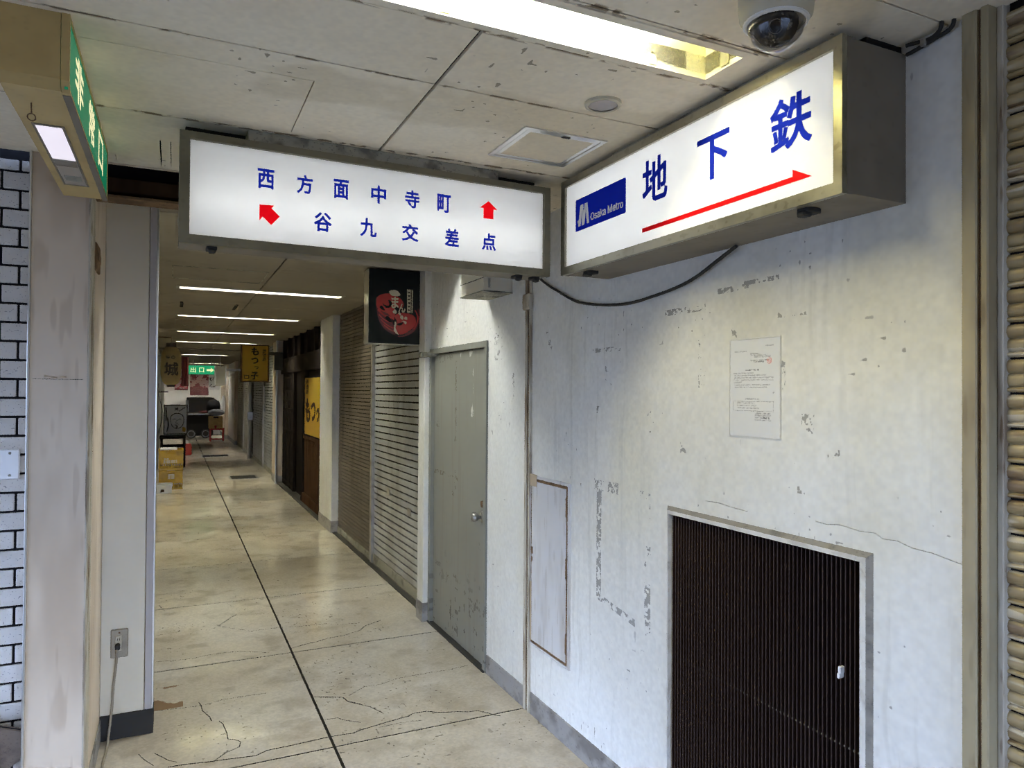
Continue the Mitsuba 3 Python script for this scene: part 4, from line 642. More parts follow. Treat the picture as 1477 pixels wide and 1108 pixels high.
put(r + "__ribbed_base", hexa(-0.95, -0.485, 3.09, 3.20, 0.0, 0.10, 0.01), "black_cloth")

# ------------------------------------------------------------------ rolling shutters
def slat_mesh(p, depth, y0, y1, x):
    """One pressed slat of height p: a bulging main roll, a step and a narrow roll, from z = 0 up; it faces -x."""
    def roll(z0, z1, d, n=7): t = np.linspace(0, math.pi, n); return [(x - d * math.sin(q), (z0 + (z1 - z0) * (1 - math.cos(q)) / 2) * p) for q in t]
    if depth > 0.01: front = roll(0.045, 0.20, 0.9 * depth, 6) + roll(0.205, 0.575, 0.8 * depth) + roll(0.585, 0.985, depth)
    else: front = [(x, 0.10 * p), (x - 0.9 * depth, 0.11 * p), (x - depth, 0.30 * p), (x - 0.85 * depth, 0.80 * p), (x - 0.6 * depth, 0.90 * p), (x, 0.91 * p)]
    poly = Polygon([(u, v) for u, v in front] + [(x + 0.002, 0.985 * p if depth > 0.01 else 0.91 * p), (x + 0.002, 0.045 * p if depth > 0.01 else 0.10 * p)]).buffer(0)
    m = trimesh.creation.extrude_polygon(poly, y1 - y0, engine="earcut")
    M = np.array([[1, 0, 0, 0], [0, 0, 1, y0], [0, 1, 0, 0], [0, 0, 0, 1.0]]); m.apply_transform(M); m.fix_normals()
    return m
def shutter(label, x, y0, y1, pitch, depth, material, z_bot=0.09, z_top=ZC, joined=False, group=None, bar=True):
    r = thing("rolling_shutter", label, "shutter", group)
    n = int((z_top + 0.05 - z_bot) / pitch); m = slat_mesh(pitch, depth, y0, y1, x); first = None; alls = []
    for i in range(n):
        z = z_bot + i * pitch
        if joined: q = m.copy(); q.apply_translation([0, 0, z]); alls.append(q); continue
        M = T().translate([0, 0, float(z)])
        if first is None: first = put(r + "__slat", m, material, 40); scene[first]["to_world"] = M
        else: again(r + "__slat", first, M)
    if joined: put(r + "__curtain", cat(*alls), material, 40, kind="stuff")
    put(r + "__backing", hexa(x + 0.003, x + 0.012, y0, y1, z_bot, z_top + 0.03), "gap_black")
    if bar: put(r + "__bottom_bar", hexa(x - 0.012, x + 0.015, y0, y1, 0.004, z_bot, 0.004), "mount_paint")
    return r
shutter("weathered olive rolling shutter at the right edge, beside the steel pillar", 1.668, -1.9, 0.972, 0.0772, 0.012, "shutter_olive", 0.06)
r = shutter("grey ribbed rolling shutter next to the white door", XS + 0.012, 4.89, 6.56, 0.057, 0.008, "shutter_grey", 0.09)
put(r + "__lock_cover", hexa(XS - 0.006, XS + 0.005, 6.0, 6.08, 0.70, 0.76, 0.004), "dull_steel"); put(r + "__lock_cover", hexa(XS - 0.006, XS + 0.005, 5.40, 5.48, 0.62, 0.68, 0.004), "dull_steel")
put(r + "__pull_rod", tube([(1.655, 5.0, 1.95), (1.655, 5.0, 1.8), (1.655, 5.0, 1.50)], 0.008, 8), "rubber_black", 50)
put(r + "__pull_rod_end", hexa(1.64, 1.67, 4.985, 5.015, 1.46, 1.50, 0.004), "rubber_black")
r = shutter("dark brown finely ribbed rolling shutter before the cream pillar", XS + 0.012, 6.62, 8.15, 0.0375, 0.006, "shutter_brown", 0.07)
r = thing("shutter_post", "slim steel post between the grey and the brown shutter", "post")
put(r, hexa(XS - 0.02, XS + 0.03, 6.565, 6.615, 0, ZC, 0.004), "dull_steel")
r = thing("shutter_threshold", "dark steel sill along the foot of the two near shutters", "sill")
put(r, hexa(XS - 0.055, XS - 0.005, 4.89, 8.15, -0.004, 0.008, 0.002), "rubber_black")
FAR = "ribbed shutters beyond the restaurant"
shutter("near half of the pair of grey shutters right behind the yellow hanging sign", 1.70, 13.52, 15.55, 0.056, 0.008, "shutter_grey", joined=True)
shutter("far half of the pair of grey shutters right behind the yellow hanging sign", 1.70, 15.63, 17.75, 0.056, 0.008, "shutter_grey", joined=True)
put(thing("shutter_post", "post between the two grey shutters behind the yellow sign", "post"), hexa(1.67, 1.72, 15.56, 15.62, 0, ZC, 0.004), "dull_steel")
r = thing("white_conduit", "white pipe post standing between the grey and the beige far shutters", "pipe")
put(r + "__pipe", tube([(1.63, 17.9, 0), (1.63, 17.9, 1.2), (1.63, 17.9, ZC)], 0.045, 10), "white_plastic", 50)
put(r + "__joint", hexa(1.57, 1.70, 17.84, 17.96, 0.9, 1.1, 0.01), "dull_steel")
shutter("near half of the pair of far beige shutters", 1.70, 18.05, 20.1, 0.056, 0.008, "shutter_beige", joined=True)
shutter("far half of the pair of far beige shutters", 1.70, 20.2, 22.35, 0.056, 0.008, "shutter_beige", joined=True)
put(thing("shutter_post", "post between the two far beige shutters", "post"), hexa(1.67, 1.72, 20.11, 20.19, 0, ZC, 0.004), "dull_steel")
r = thing("wire_hoop", "dark wire hoop hanging on the grey shutter behind the yellow sign", "hoop")
put(r, trimesh.creation.torus(0.10, 0.012, major_sections=24, minor_sections=6, transform=trimesh.transformations.compose_matrix(angles=(0, math.pi / 2, 0), translate=(1.66, 15.2, 1.80))), "rubber_black", 50)

# ------------------------------------------------------------------ black shop sign above the grey shutter
r = thing("shop_sign", "square black hanging shop sign with a red brush-stroke mark", "sign")
put(r + "__case", hexa(1.212, XW - 0.0, 4.886, 5.012, 1.935, ZC - 0.01, 0.003), "aluminium")
put(r + "__face", hexa(1.214, 1.622, 4.874, 4.886, 1.938, ZC - 0.012, 0.001), "black_enamel")
def bs(px, py): return (1.214 + (px - 38) / 1015 * 0.408, 2.385 - (py - 40) / 1068 * 0.445)   # proportions of the mark
def blob(pts, n=10):
    p = np.array([bs(*q) for q in pts]); p = np.vstack([p, p[:1]])
    return Polygon(smoothline(p, n)).buffer(0)
def bput(name, g, m, out, label=None): put(r + "__face__" + name, extr(g, 0.0008, (0, 4.874 - out, 0), (1, 0, 0), (0, 0, 1)), m, label=label)
from shapely.geometry import LineString
def stroke(pts, w, n=8): return LineString(smoothline(np.array([bs(*q) for q in pts]), n)).buffer(w / 1015 * 0.408 / 2)
bput("maroon_brush", union_all([blob([(150, 400), (200, 330), (300, 400), (420, 640), (470, 800), (500, 960), (400, 930), (290, 850), (215, 740), (175, 600)]), stroke([(700, 950), (830, 860), (910, 740), (945, 600), (920, 520)], 34), stroke([(560, 985), (720, 960), (860, 860), (930, 700)], 26)]), "brush_maroon", 0.0002)
bput("red_brush", union_all([blob([(165, 420), (200, 330), (290, 285), (390, 275), (470, 300), (560, 330), (640, 400), (650, 470), (560, 540), (500, 620), (470, 720), (400, 640), (300, 590), (220, 560), (170, 500)]), blob([(560, 600), (650, 585), (760, 600), (850, 640), (880, 720), (840, 820), (740, 900), (620, 955), (540, 940), (510, 860), (530, 740), (500, 680)]), stroke([(860, 540), (905, 620), (900, 740), (840, 850)], 22), stroke([(200, 560), (300, 640), (420, 680)], 30), stroke([(215, 640), (310, 720), (440, 760)], 20), stroke([(250, 720), (350, 800), (460, 850)], 18), stroke([(300, 800), (390, 870), (480, 910)], 16)]), "brush_red", 0.0010)
bput("dark_stroke", union_all([blob([(275, 390), (310, 470), (390, 470), (380, 380), (420, 400), (400, 510), (330, 510), (280, 460)]), blob([(230, 500), (300, 530), (310, 560), (260, 550)]), blob([(480, 490), (560, 500), (560, 590), (510, 560)]), blob([(330, 670), (420, 700), (440, 760), (360, 730)]), blob([(540, 780), (640, 770), (600, 800), (545, 800)])]), "black_enamel", 0.0018)
bput("cream_leaf", blob([(385, 240), (450, 210), (560, 240), (590, 290), (520, 310), (410, 290)]), "brush_cream", 0.0018)
for ch, x, y, w, h in [("ま", 430, 520, 130, 200), ("ん", 555, 585, 130, 150)]:
    q = bs(x, y); bput("cream_character", at(glyph(ch, w / 1015 * 0.408, h / 1068 * 0.445, 8), q[0], q[1]), "brush_cream", 0.0022, f"cream brush character {ch}")
bput("cream_stroke", union_all([blob([(555, 590), (600, 605), (605, 630), (570, 620)]), blob([(590, 650), (640, 645), (640, 700), (600, 690)]), blob([(670, 660), (715, 665), (710, 700), (675, 695)]), blob([(610, 750), (660, 720), (705, 750), (690, 780), (655, 745)]), blob([(490, 740), (520, 760), (510, 860), (560, 960), (500, 930), (480, 830)]), blob([(460, 560), (515, 550), (520, 600), (470, 605)])]), "brush_cream", 0.0022)
q0, q1 = bs(712, 580), bs(815, 185)
bput("cream_label", rect(q0[0], q0[1], q1[0], q1[1]), "brush_cream", 0.0018)
for k in range(6): bput("label_mark", rect(q0[0] + 0.007, q1[1] - 0.015 - 0.025 * k - 0.012, q0[0] + 0.022, q1[1] - 0.015 - 0.025 * k), "ink", 0.0028)
bput("label_stripe", rect(q0[0] + 0.027, q0[1], q0[0] + 0.033, q1[1]), "wood_slat", 0.0028)

# ------------------------------------------------------------------ restaurant front
r = thing("restaurant_facade", "dark wooden restaurant front with slatted wainscot and a sliding lattice door", "shop front")
put(r + "__backing", hexa(1.74, 1.79, 8.9, 12.86, 0.0, ZC), "dark_wood")
put(r + "__lintel", hexa(1.67, 1.75, 8.9, 12.86, 1.885, 2.14, 0.005), "dark_wood")
put(r + "__sill", hexa(1.66, 1.75, 8.9, 10.5, 0.0, 0.16, 0.005), "wood_slat")
put(r + "__top_rail", hexa(1.67, 1.75, 8.9, 10.5, 0.93, 0.985, 0.004), "wood_slat")
for i in range(13): put(r + "__wainscot_slat", hexa(1.69, 1.745, 8.93 + 0.12 * i, 9.02 + 0.12 * i, 0.16, 0.93, 0.004), "wood_slat")
for i in range(7): put(r + "__upper_post", hexa(1.69, 1.745, 9.1 + 0.6 * i, 9.18 + 0.6 * i, 2.14, ZC, 0.004), "dark_wood")
put(r + "__post", hexa(1.66, 1.75, 10.45, 10.58, 0.0, 1.89, 0.004), "dark_wood")
put(r + "__door_panel", hexa(1.70, 1.73, 11.5, 12.7, 0.02, 1.885, 0.003), "dark_wood")
for z in (0.1, 0.95, 1.3, 1.45, 1.6, 1.82): put(r + "__door_panel__rail", hexa(1.688, 1.702, 11.5, 12.7, z - 0.018, z + 0.018, 0.003), "dark_wood")
for y in (11.53, 11.9, 12.3, 12.67): put(r + "__door_panel__stile", hexa(1.688, 1.702, y - 0.02, y + 0.02, 0.02, 1.885, 0.003), "dark_wood")
put(r + "__threshold", hexa(1.62, 1.74, 8.9, 12.86, -0.004, 0.03, 0.004), "rubber_black")
put(r + "__white_paper", hexa(1.668, 1.672, 10.50, 10.56, 1.40, 1.74), "paper_plain", label="narrow white paper on the post")
r = thing("restaurant_wall_sign", "yellow wall sign with brown characters set in the dark restaurant front", "sign")
put(r + "__board", hexa(1.672, 1.70, 8.93, 10.36, 0.99, 1.79, 0.004), "yellow_sign")
put(r + "__edge", extr(rect(8.925, 0.985, 10.375, 1.795).difference(rect(8.95, 1.0, 10.345, 1.78)), 0.005, (1.669, 0, 0), (0, 1, 0), (0, 0, 1)), "dark_wood")
def rflat(ch, yl, yr, z0, z1, b): return extr(glyph(ch, yl - yr, z1 - z0, b), 0.003, (1.6715, yl, z0), (0, -1, 0), (0, 0, 1))
for ch, yl, yr, z0, z1 in [("も", 10.27, 9.90, 1.17, 1.50), ("つ", 9.83, 9.50, 1.20, 1.45), ("っ", 9.42, 9.24, 1.20, 1.38), ("子", 9.20, 8.96, 1.18, 1.42)]:
    put(r + "__board__character", rflat(ch, yl, yr, z0, z1, 9), "wood_slat", label=f"brown character {ch}")
for i, ch in enumerate("居酒屋"): put(r + "__board__small_character", rflat(ch, 10.25 - 0.0 * i, 10.05, 1.70 - 0.07 * i, 1.76 - 0.07 * i, 3), "wood_slat", label=f"small brown character {ch}")
r = thing("restaurant_hanging_sign", "yellow hanging sign with a dark frame and characters in a column over the passage", "sign")
HX0, HX1, HZ0, HZ1, HY = 0.993, 1.432, 1.745, 2.365, 12.5
put(r + "__board", hexa(HX0 + 0.01, HX1 - 0.01, HY, HY + 0.10, HZ0 + 0.01, HZ1 - 0.01), "yellow_sign")
put(r + "__edge", extr(rect(HX0, HZ0, HX1, HZ1).difference(rect(HX0 + 0.018, HZ0 + 0.018, HX1 - 0.018, HZ1 - 0.018)), 0.13, (0, HY + 0.11, 0), (1, 0, 0), (0, 0, 1)), "wood_slat")
def hput(name, ch, x0, x1, z0, z1, b, m="dark_wood"): put(r + "__board__" + name, extr(glyph(ch, x1 - x0, z1 - z0, b), 0.002, (x0, HY, z0), (1, 0, 0), (0, 0, 1)), m, label=f"dark character {ch}")
hput("character", "も", 1.150, 1.270, 2.185, 2.315, 9); hput("character", "つ", 1.150, 1.262, 2.045, 2.15, 9); hput("character", "っ", 1.20, 1.265, 1.955, 2.01, 9); hput("character", "子", 1.150, 1.265, 1.785, 1.91, 9)
for i, ch in enumerate("居酒屋"): hput("small_character", ch, 1.325, 1.385, 2.235 - 0.07 * i, 2.295 - 0.07 * i, 3)
put(r + "__board__red_seal", extr(rect(1.04, 1.79, 1.12, 1.86).difference(rect(1.055, 1.805, 1.105, 1.845)), 0.002, (0, HY, 0), (1, 0, 0), (0, 0, 1)), "wood_slat")
put(r + "__bracket", hexa(1.43, 1.66, HY + 0.02, HY + 0.08, 2.20, 2.25, 0.004), "rubber_black")
put(r + "__wall_plate", hexa(1.52, 1.66, HY + 0.02, HY + 0.06, 1.95, 2.22, 0.004), "rubber_black")

# ------------------------------------------------------------------ left side of the passage
r = thing("paper_lantern", "large cream paper lantern with black brush characters hanging at the left", "lantern")
LX, LY = -0.040, 11.0
pf = [(0.0, 1.675), (0.055, 1.675), (0.095, 1.70), (0.120, 1.76), (0.130, 1.85), (0.131, 1.95), (0.130, 2.03), (0.122, 2.10), (0.100, 2.16), (0.065, 2.20), (0.0, 2.20)]
pp = smoothline([(a, 0, b) for a, b in pf[1:-1]], 6)[:, [0, 2]]
rib = np.array([(a - 0.0025 * (1 - abs(math.sin(b * 110))), b) for a, b in pp])
put(r + "__paper", lathe([(0, 1.675)] + [tuple(q) for q in rib] + [(0, 2.20)], (LX, LY, 0), seg=28), "lantern_paper", 40)
put(r + "__bottom_cap", lathe([(0, 1.645), (0.05, 1.645), (0.055, 1.68), (0, 1.68)], (LX, LY, 0), seg=24), "ink", 40)
put(r + "__top_cap", lathe([(0, 2.195), (0.066, 2.195), (0.062, 2.255), (0, 2.255)], (LX, LY, 0), seg=24), "ink", 40)
put(r + "__hook", tube([(LX, LY, 2.25), (LX, LY, 2.33), (LX - 0.26, LY, 2.34)], 0.008, 6), "rust", 50)
def lput(ch, x0, x1, z0, z1, b):
    m = extr(glyph(ch, x1 - x0, z1 - z0, b), 0.004, (0, 0, 0), (1, 0, 0), (0, 0, 1)).subdivide_to_size(0.02); v = m.vertices.copy()
    rr = 0.1325 + (-v[:, 1]) - 0.002; a = (v[:, 0] + x0 - LX) / 0.131
    m.vertices = np.c_[LX + rr * np.sin(a), LY - rr * np.cos(a), v[:, 2] + z0]
    put(r + "__paper__character", m, "ink", label=f"black character {ch}")
lput("城", -0.128, 0.060, 1.80, 1.985, 6)
for i, ch in enumerate("味の"): lput(ch, -0.105 + 0.065 * i, -0.055 + 0.065 * i, 2.03, 2.075, 5)
r = thing("hanging_banner", "dark maroon cloth banner hanging right behind the paper lantern", "banner")
bp = [(0.095, 0), (0.115, 0.012), (0.135, -0.006), (0.155, 0.010), (0.175, -0.004), (0.190, 0.004)]
put(r + "__cloth", prism(bp + [(x, y + 0.004) for x, y in bp[::-1]], 0.43, (0, 11.4, 1.66), (1, 0, 0), (0, 1, 0)), "maroon_cloth")
put(r + "__rod", tube([(-0.3, 11.4, 2.095), (0.0, 11.4, 2.095), (0.20, 11.4, 2.095)], 0.008, 6), "rubber_black", 50)
def crate(label, x0, x1, y0, y1, z0, z1, group):
    r = thing("beer_crate", label, "crate", group); t = 0.012; h = z1 - z0
    for nm, m in (("end", None),):
        for yy in (y0, y1 - t):
            g = rect(x0, z0, x1, z1)
            cut = [rect(x0 + 0.02 + 0.034 * k, z0 + 0.03, x0 + 0.038 + 0.034 * k, z0 + 0.10) for k in range(10)] + [rect(x0 + 0.12, z1 - 0.065, x1 - 0.12, z1 - 0.035)]
            put(r + "__end_wall", extr(g.difference(union_all(cut)), t, (0, yy + t, 0), (1, 0, 0), (0, 0, 1)), "crate_yellow")
    for xx in (x0, x1 - t): put(r + "__side_wall", hexa(xx, xx + t, y0 + t, y1 - t, z0, z1), "crate_yellow")
    put(r + "__rim", cat(hexa(x0 - 0.006, x1 + 0.006, y0 - 0.006, y0 + 0.01, z1 - 0.022, z1, 0.004), hexa(x0 - 0.006, x0 + 0.01, y0, y1, z1 - 0.022, z1, 0.004), hexa(x1 - 0.01, x1 + 0.006, y0, y1, z1 - 0.022, z1, 0.004), hexa(x0 - 0.006, x1 + 0.006, y1 - 0.01, y1 + 0.006, z1 - 0.022, z1, 0.004)), "crate_yellow")
    for k in range(5): put(r + "__rib", hexa(x0 + 0.03 + 0.07 * k, x0 + 0.04 + 0.07 * k, y0 - 0.006, y0, z0 + 0.12, z1 - 0.08, 0.002), "crate_yellow")
    put(r + "__floor", hexa(x0 + t, x1 - t, y0 + t, y1 - t, z0, z0 + 0.012), "crate_yellow")
    return r
r = crate("upper yellow plastic beer crate with white print, on top of the other crate", -0.208, 0.150, 12.70, 13.15, 0.315, 0.635, "yellow crates by the left wall")
put(r + "__print", hexa(-0.14, 0.06, 12.6985, 12.70, 0.425, 0.475), "brush_cream", label="white printed band"); put(r + "__print", hexa(-0.13, -0.06, 12.6985, 12.70, 0.48, 0.505), "brush_cream")
r = crate("lower yellow plastic beer crate standing on the floor by the left wall", -0.203, 0.145, 12.71, 13.14, 0.0, 0.305, "yellow crates by the left wall")
put(r + "__print", hexa(-0.07, 0.02, 12.7085, 12.71, 0.17, 0.25), "brush_cream", label="pale printed square")
put(thing("bottle_pack", "white sheet lying in the top of the upper yellow crate", "sheet"), hexa(-0.19, 0.06, 12.75, 13.05, 0.625, 0.66, 0.01), "paper_plain")
r = thing("carton", "small white carton on the floor before the yellow crates", "carton")
put(r + "__box", hexa(-0.225, -0.012, 12.28, 12.56, 0.0, 0.128, 0.003), "paper_plain"); put(r + "__lid", hexa(-0.230, -0.006, 12.275, 12.57, 0.10, 0.135, 0.003), "paper_plain"); put(r + "__print", hexa(-0.17, -0.12, 12.2785, 12.28, 0.02, 0.06), "wood_slat")

r = thing("stool_table", "dark wooden low table against the left wall behind the yellow crates", "table")
put(r + "__top", hexa(-0.26, 0.23, 16.2, 16.9, 0.60, 0.64, 0.006), "dark_wood")
for x in (-0.24, 0.19):
    for y in (16.22, 16.84): put(r + "__leg", hexa(x, x + 0.04, y, y + 0.04, 0.0, 0.60, 0.004), "dark_wood")
for z in (0.2, 0.42): put(r + "__shelf", hexa(-0.22, 0.19, 16.24, 16.86, z, z + 0.02, 0.003), "dark_wood")
put(thing("tray", "pale tray lying on the dark low table", "tray"), lathe([(0, 0), (0.15, 0), (0.18, 0.03), (0.17, 0.03), (0.14, 0.008), (0, 0.008)], (0.04, 16.5, 0.641), seg=24), "aluminium", 40)
r = thing("portrait_board", "framed white board with an ink drawing of a man's face standing on the left", "board")
BX0, BX1, BZ0, BZ1, BY = -0.18, 0.26, 0.66, 1.27, 17.0
put(r + "__panel", hexa(BX0, BX1, BY, BY + 0.03, BZ0, BZ1), "paper_plain")
put(r + "__edge", extr(rect(BX0 - 0.015, BZ0 - 0.015, BX1 + 0.015, BZ1 + 0.015).difference(rect(BX0 + 0.005, BZ0 + 0.005, BX1 - 0.005, BZ1 - 0.005)), 0.05, (0, BY + 0.04, 0), (1, 0, 0), (0, 0, 1)), "ink")
def ink(pts, w=0.006):
    from shapely.geometry import LineString
    put(r + "__panel__ink_line", extr(LineString(smoothline([(a, 0, b) for a, b in pts], 5)[:, [0, 2]]).buffer(w), 0.002, (0, BY, 0), (1, 0, 0), (0, 0, 1)), "ink")
ink([(-0.06, 0.97), (-0.03, 1.06), (0.06, 1.10), (0.16, 1.07), (0.20, 0.99)], 0.009); ink([(-0.06, 0.97), (-0.05, 0.88), (0.0, 0.80), (0.07, 0.77), (0.14, 0.80), (0.19, 0.88), (0.20, 0.99)])
ink([(-0.01, 0.96), (0.02, 0.98), (0.05, 0.96)]); ink([(0.09, 0.96), (0.12, 0.98), (0.15, 0.96)]); ink([(0.07, 0.95), (0.05, 0.89), (0.08, 0.885)]); ink([(0.03, 0.85), (0.07, 0.845), (0.11, 0.85)]); ink([(0.06, 0.81), (0.07, 0.79), (0.08, 0.81)], 0.012)
ink([(-0.15, 1.22), (-0.14, 1.1), (-0.15, 0.95)], 0.012); ink([(-0.12, 1.0), (-0.1, 0.85), (-0.13, 0.72)], 0.014); ink([(0.12, 1.15), (0.18, 1.2), (0.22, 1.22)], 0.01); ink([(0.03, 1.17), (0.08, 1.21)], 0.012); ink([(0.03, 1.21), (0.08, 1.17)], 0.012)
put(r + "__panel__yellow_patch", hexa(0.17, 0.24, BY - 0.002, BY, 0.70, 0.80), "yellow_sign")
r = thing("wall_shelf", "small dark bracket shelf on the left wall below the lantern", "shelf"); put(r, hexa(-0.30, -0.12, 17.6, 17.9, 1.55, 1.57, 0.004), "dark_wood")
r = thing("side_lamp_strip", "narrow pale upright strip sign on the left wall beside the lantern", "sign"); put(r, hexa(-0.30, -0.262, 13.9, 14.1, 1.95, 2.42, 0.004), "paper_plain")
r = thing("wall_wire", "thin wire hanging down the left wall below the lantern", "wire"); put(r, tube(smoothline([(-0.29, 17.0, 1.75), (-0.27, 17.0, 1.4), (-0.22, 17.0, 1.15), (-0.24, 17.0, 0.9), (-0.28, 17.0, 0.65)], 6), 0.008, 6), "rubber_black", 50)
r = thing("red_canister", "small red canister on the floor beside the low table", "canister"); put(r + "__body", lathe([(0, 0), (0.11, 0), (0.12, 0.02), (0.12, 0.24), (0.09, 0.28), (0, 0.28)], (0.30, 19.4, 0), seg=20), "red_plastic", 40); put(r + "__cap", lathe([(0, 0.28), (0.04, 0.28), (0.04, 0.36), (0, 0.36)], (0.30, 19.4, 0), seg=12), "paper_plain", 40)

# ------------------------------------------------------------------ far end of the passage
r = thing("exit_sign", "green lit exit sign with an arrow pointing right at the far end of the passage", "exit sign")
EX0, EX1, EZ0, EZ1, EY = 0.368, 1.075, 2.055, 2.30, 22.0
put(r + "__case", hexa(EX0 - 0.01, EX1 + 0.01, EY, EY + 0.10, EZ0 - 0.01, EZ1 + 0.01, 0.004), "white_plastic")
put(r + "__green_panel", hexa(EX0, EX1, EY - 0.004, EY, EZ0, EZ1), "exit_green", **emit((0.01, 0.30, 0.12)))
def eput(name, g, label): put(r + "__green_panel__" + name, extr(g, 0.004, (0, EY - 0.004, 0), (1, 0, 0), (0, 0, 1)), "exit_letter", label=label, **emit((0.80, 0.85, 0.42)))
eput("character", at(glyph("出", 0.14, 0.15, 4), 0.415, 2.10), "pale lit character 出"); eput("character", at(glyph("口", 0.13, 0.14, 4), 0.635, 2.105), "pale lit character 口")
eput("arrow", Polygon([(0.83, 2.15), (0.83, 2.205), (0.94, 2.205), (0.94, 2.25), (1.03, 2.178), (0.94, 2.105), (0.94, 2.15)]), "pale lit arrow pointing right")
for x in (0.5, 0.95): put(r + "__hanger", tube([(x, EY + 0.05, EZ1), (x, EY + 0.05, 2.4), (x, EY + 0.05, ZC)], 0.01, 6), "dull_steel", 50)

def poster_fn(seed, top, low, split):
    def f(p, n, uv):
        blob = smoothstep(0.48, 0.54, fbm(p.x * 9 + seed, 1.0 * seed, p.z * 9, 3))
        up = mix((0.45, 0.28, 0.30), top, blob)
        row = smoothstep(0.5, 0.6, noise(p.x * 30 + seed, 2.0, p.z * 22))
        return dr.select(p.z > split, up, mix(low, (0.35, 0.25, 0.25), row * inside(p.z, split - 0.45, split - 0.38) + row * 0.1))
    return f
mat("poster_maroon", poster_fn(3, (0.16, 0.02, 0.035), (0.07, 0.012, 0.016), 1.70)); mat("poster_pink", poster_fn(9, (0.35, 0.03, 0.05), (0.10, 0.01, 0.02), 1.66))
def sheet_fn(p, n, uv):
    m = smoothstep(0.45, 0.55, noise(p.x * 26, 5.0, p.z * 17)) * dr.select(noise(0.3, 1.0, p.z * 9) > 0.42, 1.0, 0.0) * inside(p.x, 1.02, 1.36)
    return mix((0.55, 0.55, 0.57), (0.05, 0.04, 0.05), m)
mat("poster_text", sheet_fn)
put(thing("poster", "large dark maroon poster in the middle of the far white wall", "poster"), hexa(0.52, 1.13, YB - 0.006, YB - 0.001, 1.42, 2.18), "poster_maroon")
put(thing("poster", "pink and red poster on the far wall beside the lantern", "poster"), hexa(0.02, 0.45, YB - 0.006, YB - 0.001, 1.60, 2.05), "poster_pink")
put(thing("poster", "white sheet with rows of dark print on the far wall", "poster"), hexa(1.16, 1.50, YB - 0.006, YB - 0.001, 1.62, 2.12), "poster_text")

r = thing("storage_cart", "black cart with two round wheels and a raised back before the far wall", "cart")
put(r + "__body", hexa(0.36, 1.18, 25.3, 26.6, 0.12, 0.80, 0.02), "black_cloth"); put(r + "__back", hexa(0.40, 1.25, 26.3, 26.6, 0.80, 1.36, 0.02), "black_cloth"); put(r + "__shelf", hexa(0.34, 1.20, 25.25, 26.6, 0.80, 0.84, 0.006), "dull_steel")
put(r + "__white_panel", hexa(0.36, 0.46, 26.25, 26.31, 0.88, 1.28, 0.01), "grey_cloth")
for x in (0.52, 0.95): put(r + "__wheel", lathe([(0, 0), (0.15, 0), (0.15, 0.05), (0, 0.05)], (x, 25.27, 0.19), (0, -1, 0), 24), "rubber_black", 40); put(r + "__wheel__rim", lathe([(0.085, 0.05), (0.115, 0.05), (0.115, 0.058), (0.085, 0.058)], (x, 25.27, 0.19), (0, -1, 0), 24), "grey_cloth", 40)
r = thing("stool", "dark red wooden stool before the black cart", "stool")
put(r + "__seat", hexa(1.02, 1.46, 24.2, 24.65, 0.36, 0.40, 0.01), "red_plastic")
for x in (1.03, 1.41):
    for y in (24.22, 24.6): put(r + "__leg", hexa(x, x + 0.04, y, y + 0.04, 0.0, 0.36, 0.004), "red_plastic")
put(r + "__stretcher", hexa(1.03, 1.45, 24.23, 24.25, 0.05, 0.09, 0.003), "red_plastic")
def lumpy(c, s, seed, sub=3):
    m = trimesh.creation.icosphere(sub, 1.0); v = m.vertices
    m.vertices = v * (0.8 + 0.45 * meshkit.fbm(v * 1.6 + seed * 7.0, 3, seed)[:, None]) * np.array(s) + np.array(c)
    return m
r = thing("cardboard_box", "tan cardboard box on the dark red stool", "box"); put(r + "__box", hexa(1.00, 1.40, 24.15, 24.6, 0.405, 0.78, 0.006), "cardboard"); put(r + "__flap", hexa(1.13, 1.27, 24.145, 24.152, 0.73, 0.78, 0.002), "dark_wood"); put(r + "__stain", hexa(1.16, 1.22, 24.146, 24.151, 0.41, 0.50, 0.002), "red_plastic")
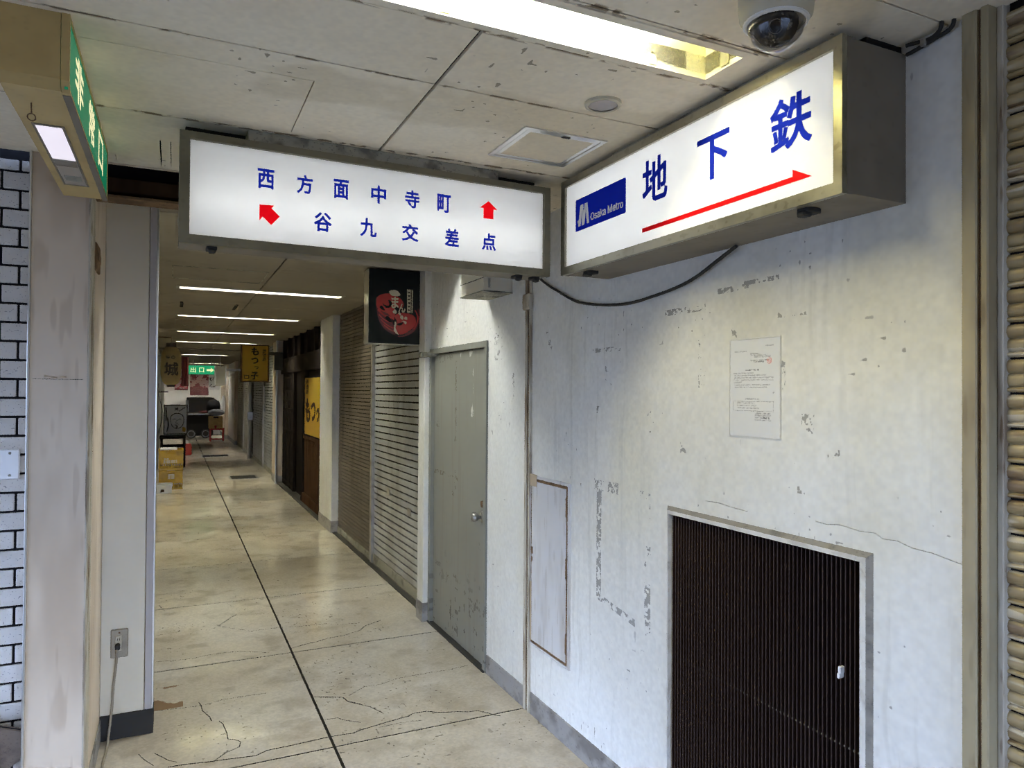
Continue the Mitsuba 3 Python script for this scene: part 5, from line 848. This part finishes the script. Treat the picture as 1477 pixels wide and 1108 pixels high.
r = thing("grey_bag", "grey cloth bundle lying on the cardboard box", "bag"); put(r, lumpy((1.22, 24.4, 0.905), (0.24, 0.2, 0.11), 3), "grey_cloth", True)
r = thing("black_bag", "black bag heaped behind the grey bundle", "bag"); put(r, lumpy((1.16, 25.0, 1.06), (0.20, 0.2, 0.25), 5), "black_cloth", True)
r = thing("maroon_bundle", "maroon cloth bundle lying on the black cart's shelf", "cloth"); put(r, lumpy((0.93, 25.6, 0.893), (0.17, 0.2, 0.045), 8), "maroon_cloth", True)
r = thing("white_coat", "white cloth hanging beside the far right pillar", "cloth"); put(r, lumpy((1.488, 25.5, 1.12), (0.07, 0.1, 0.30), 4), "paper_plain", True)
r = thing("side_sign", "brown box sign with white edges hanging near the far right corner", "sign")
put(r + "__box", hexa(0.96, 1.18, 19.6, 19.75, 1.72, 2.22, 0.006), "beige_plastic"); put(r + "__edge_left", hexa(0.93, 0.96, 19.6, 19.76, 1.72, 2.24, 0.005), "paper_plain"); put(r + "__edge_right", hexa(1.18, 1.21, 19.6, 19.76, 1.76, 2.24, 0.005), "paper_plain"); put(r + "__hanger", tube([(1.07, 19.68, 2.2), (1.07, 19.68, 2.3), (1.07, 19.68, ZC)], 0.012, 6), "dull_steel", 50); put(r + "__bracket", hexa(1.21, 1.66, 19.66, 19.70, 2.10, 2.16, 0.004), "dull_steel")
DR = "floor drains in the passage"
for lab, x0, x1, y0, y1 in [("slotted steel floor drain in the passage, the nearer one", 0.93, 1.42, 13.75, 14.3), ("slotted steel floor drain in the passage, the farther one", 0.62, 1.25, 18.6, 19.2)]:
    r = thing("floor_drain", lab, "drain", DR)
    put(r + "__frame", extr(rect(x0, y0, x1, y1).difference(rect(x0 + 0.03, y0 + 0.03, x1 - 0.03, y1 - 0.03)), 0.004), "dull_steel")
    for k in range(7): put(r + "__bar", hexa(x0 + 0.03, x1 - 0.03, y0 + 0.045 + 0.07 * k, y0 + 0.085 + 0.07 * k, 0.0, 0.004), "rubber_black")
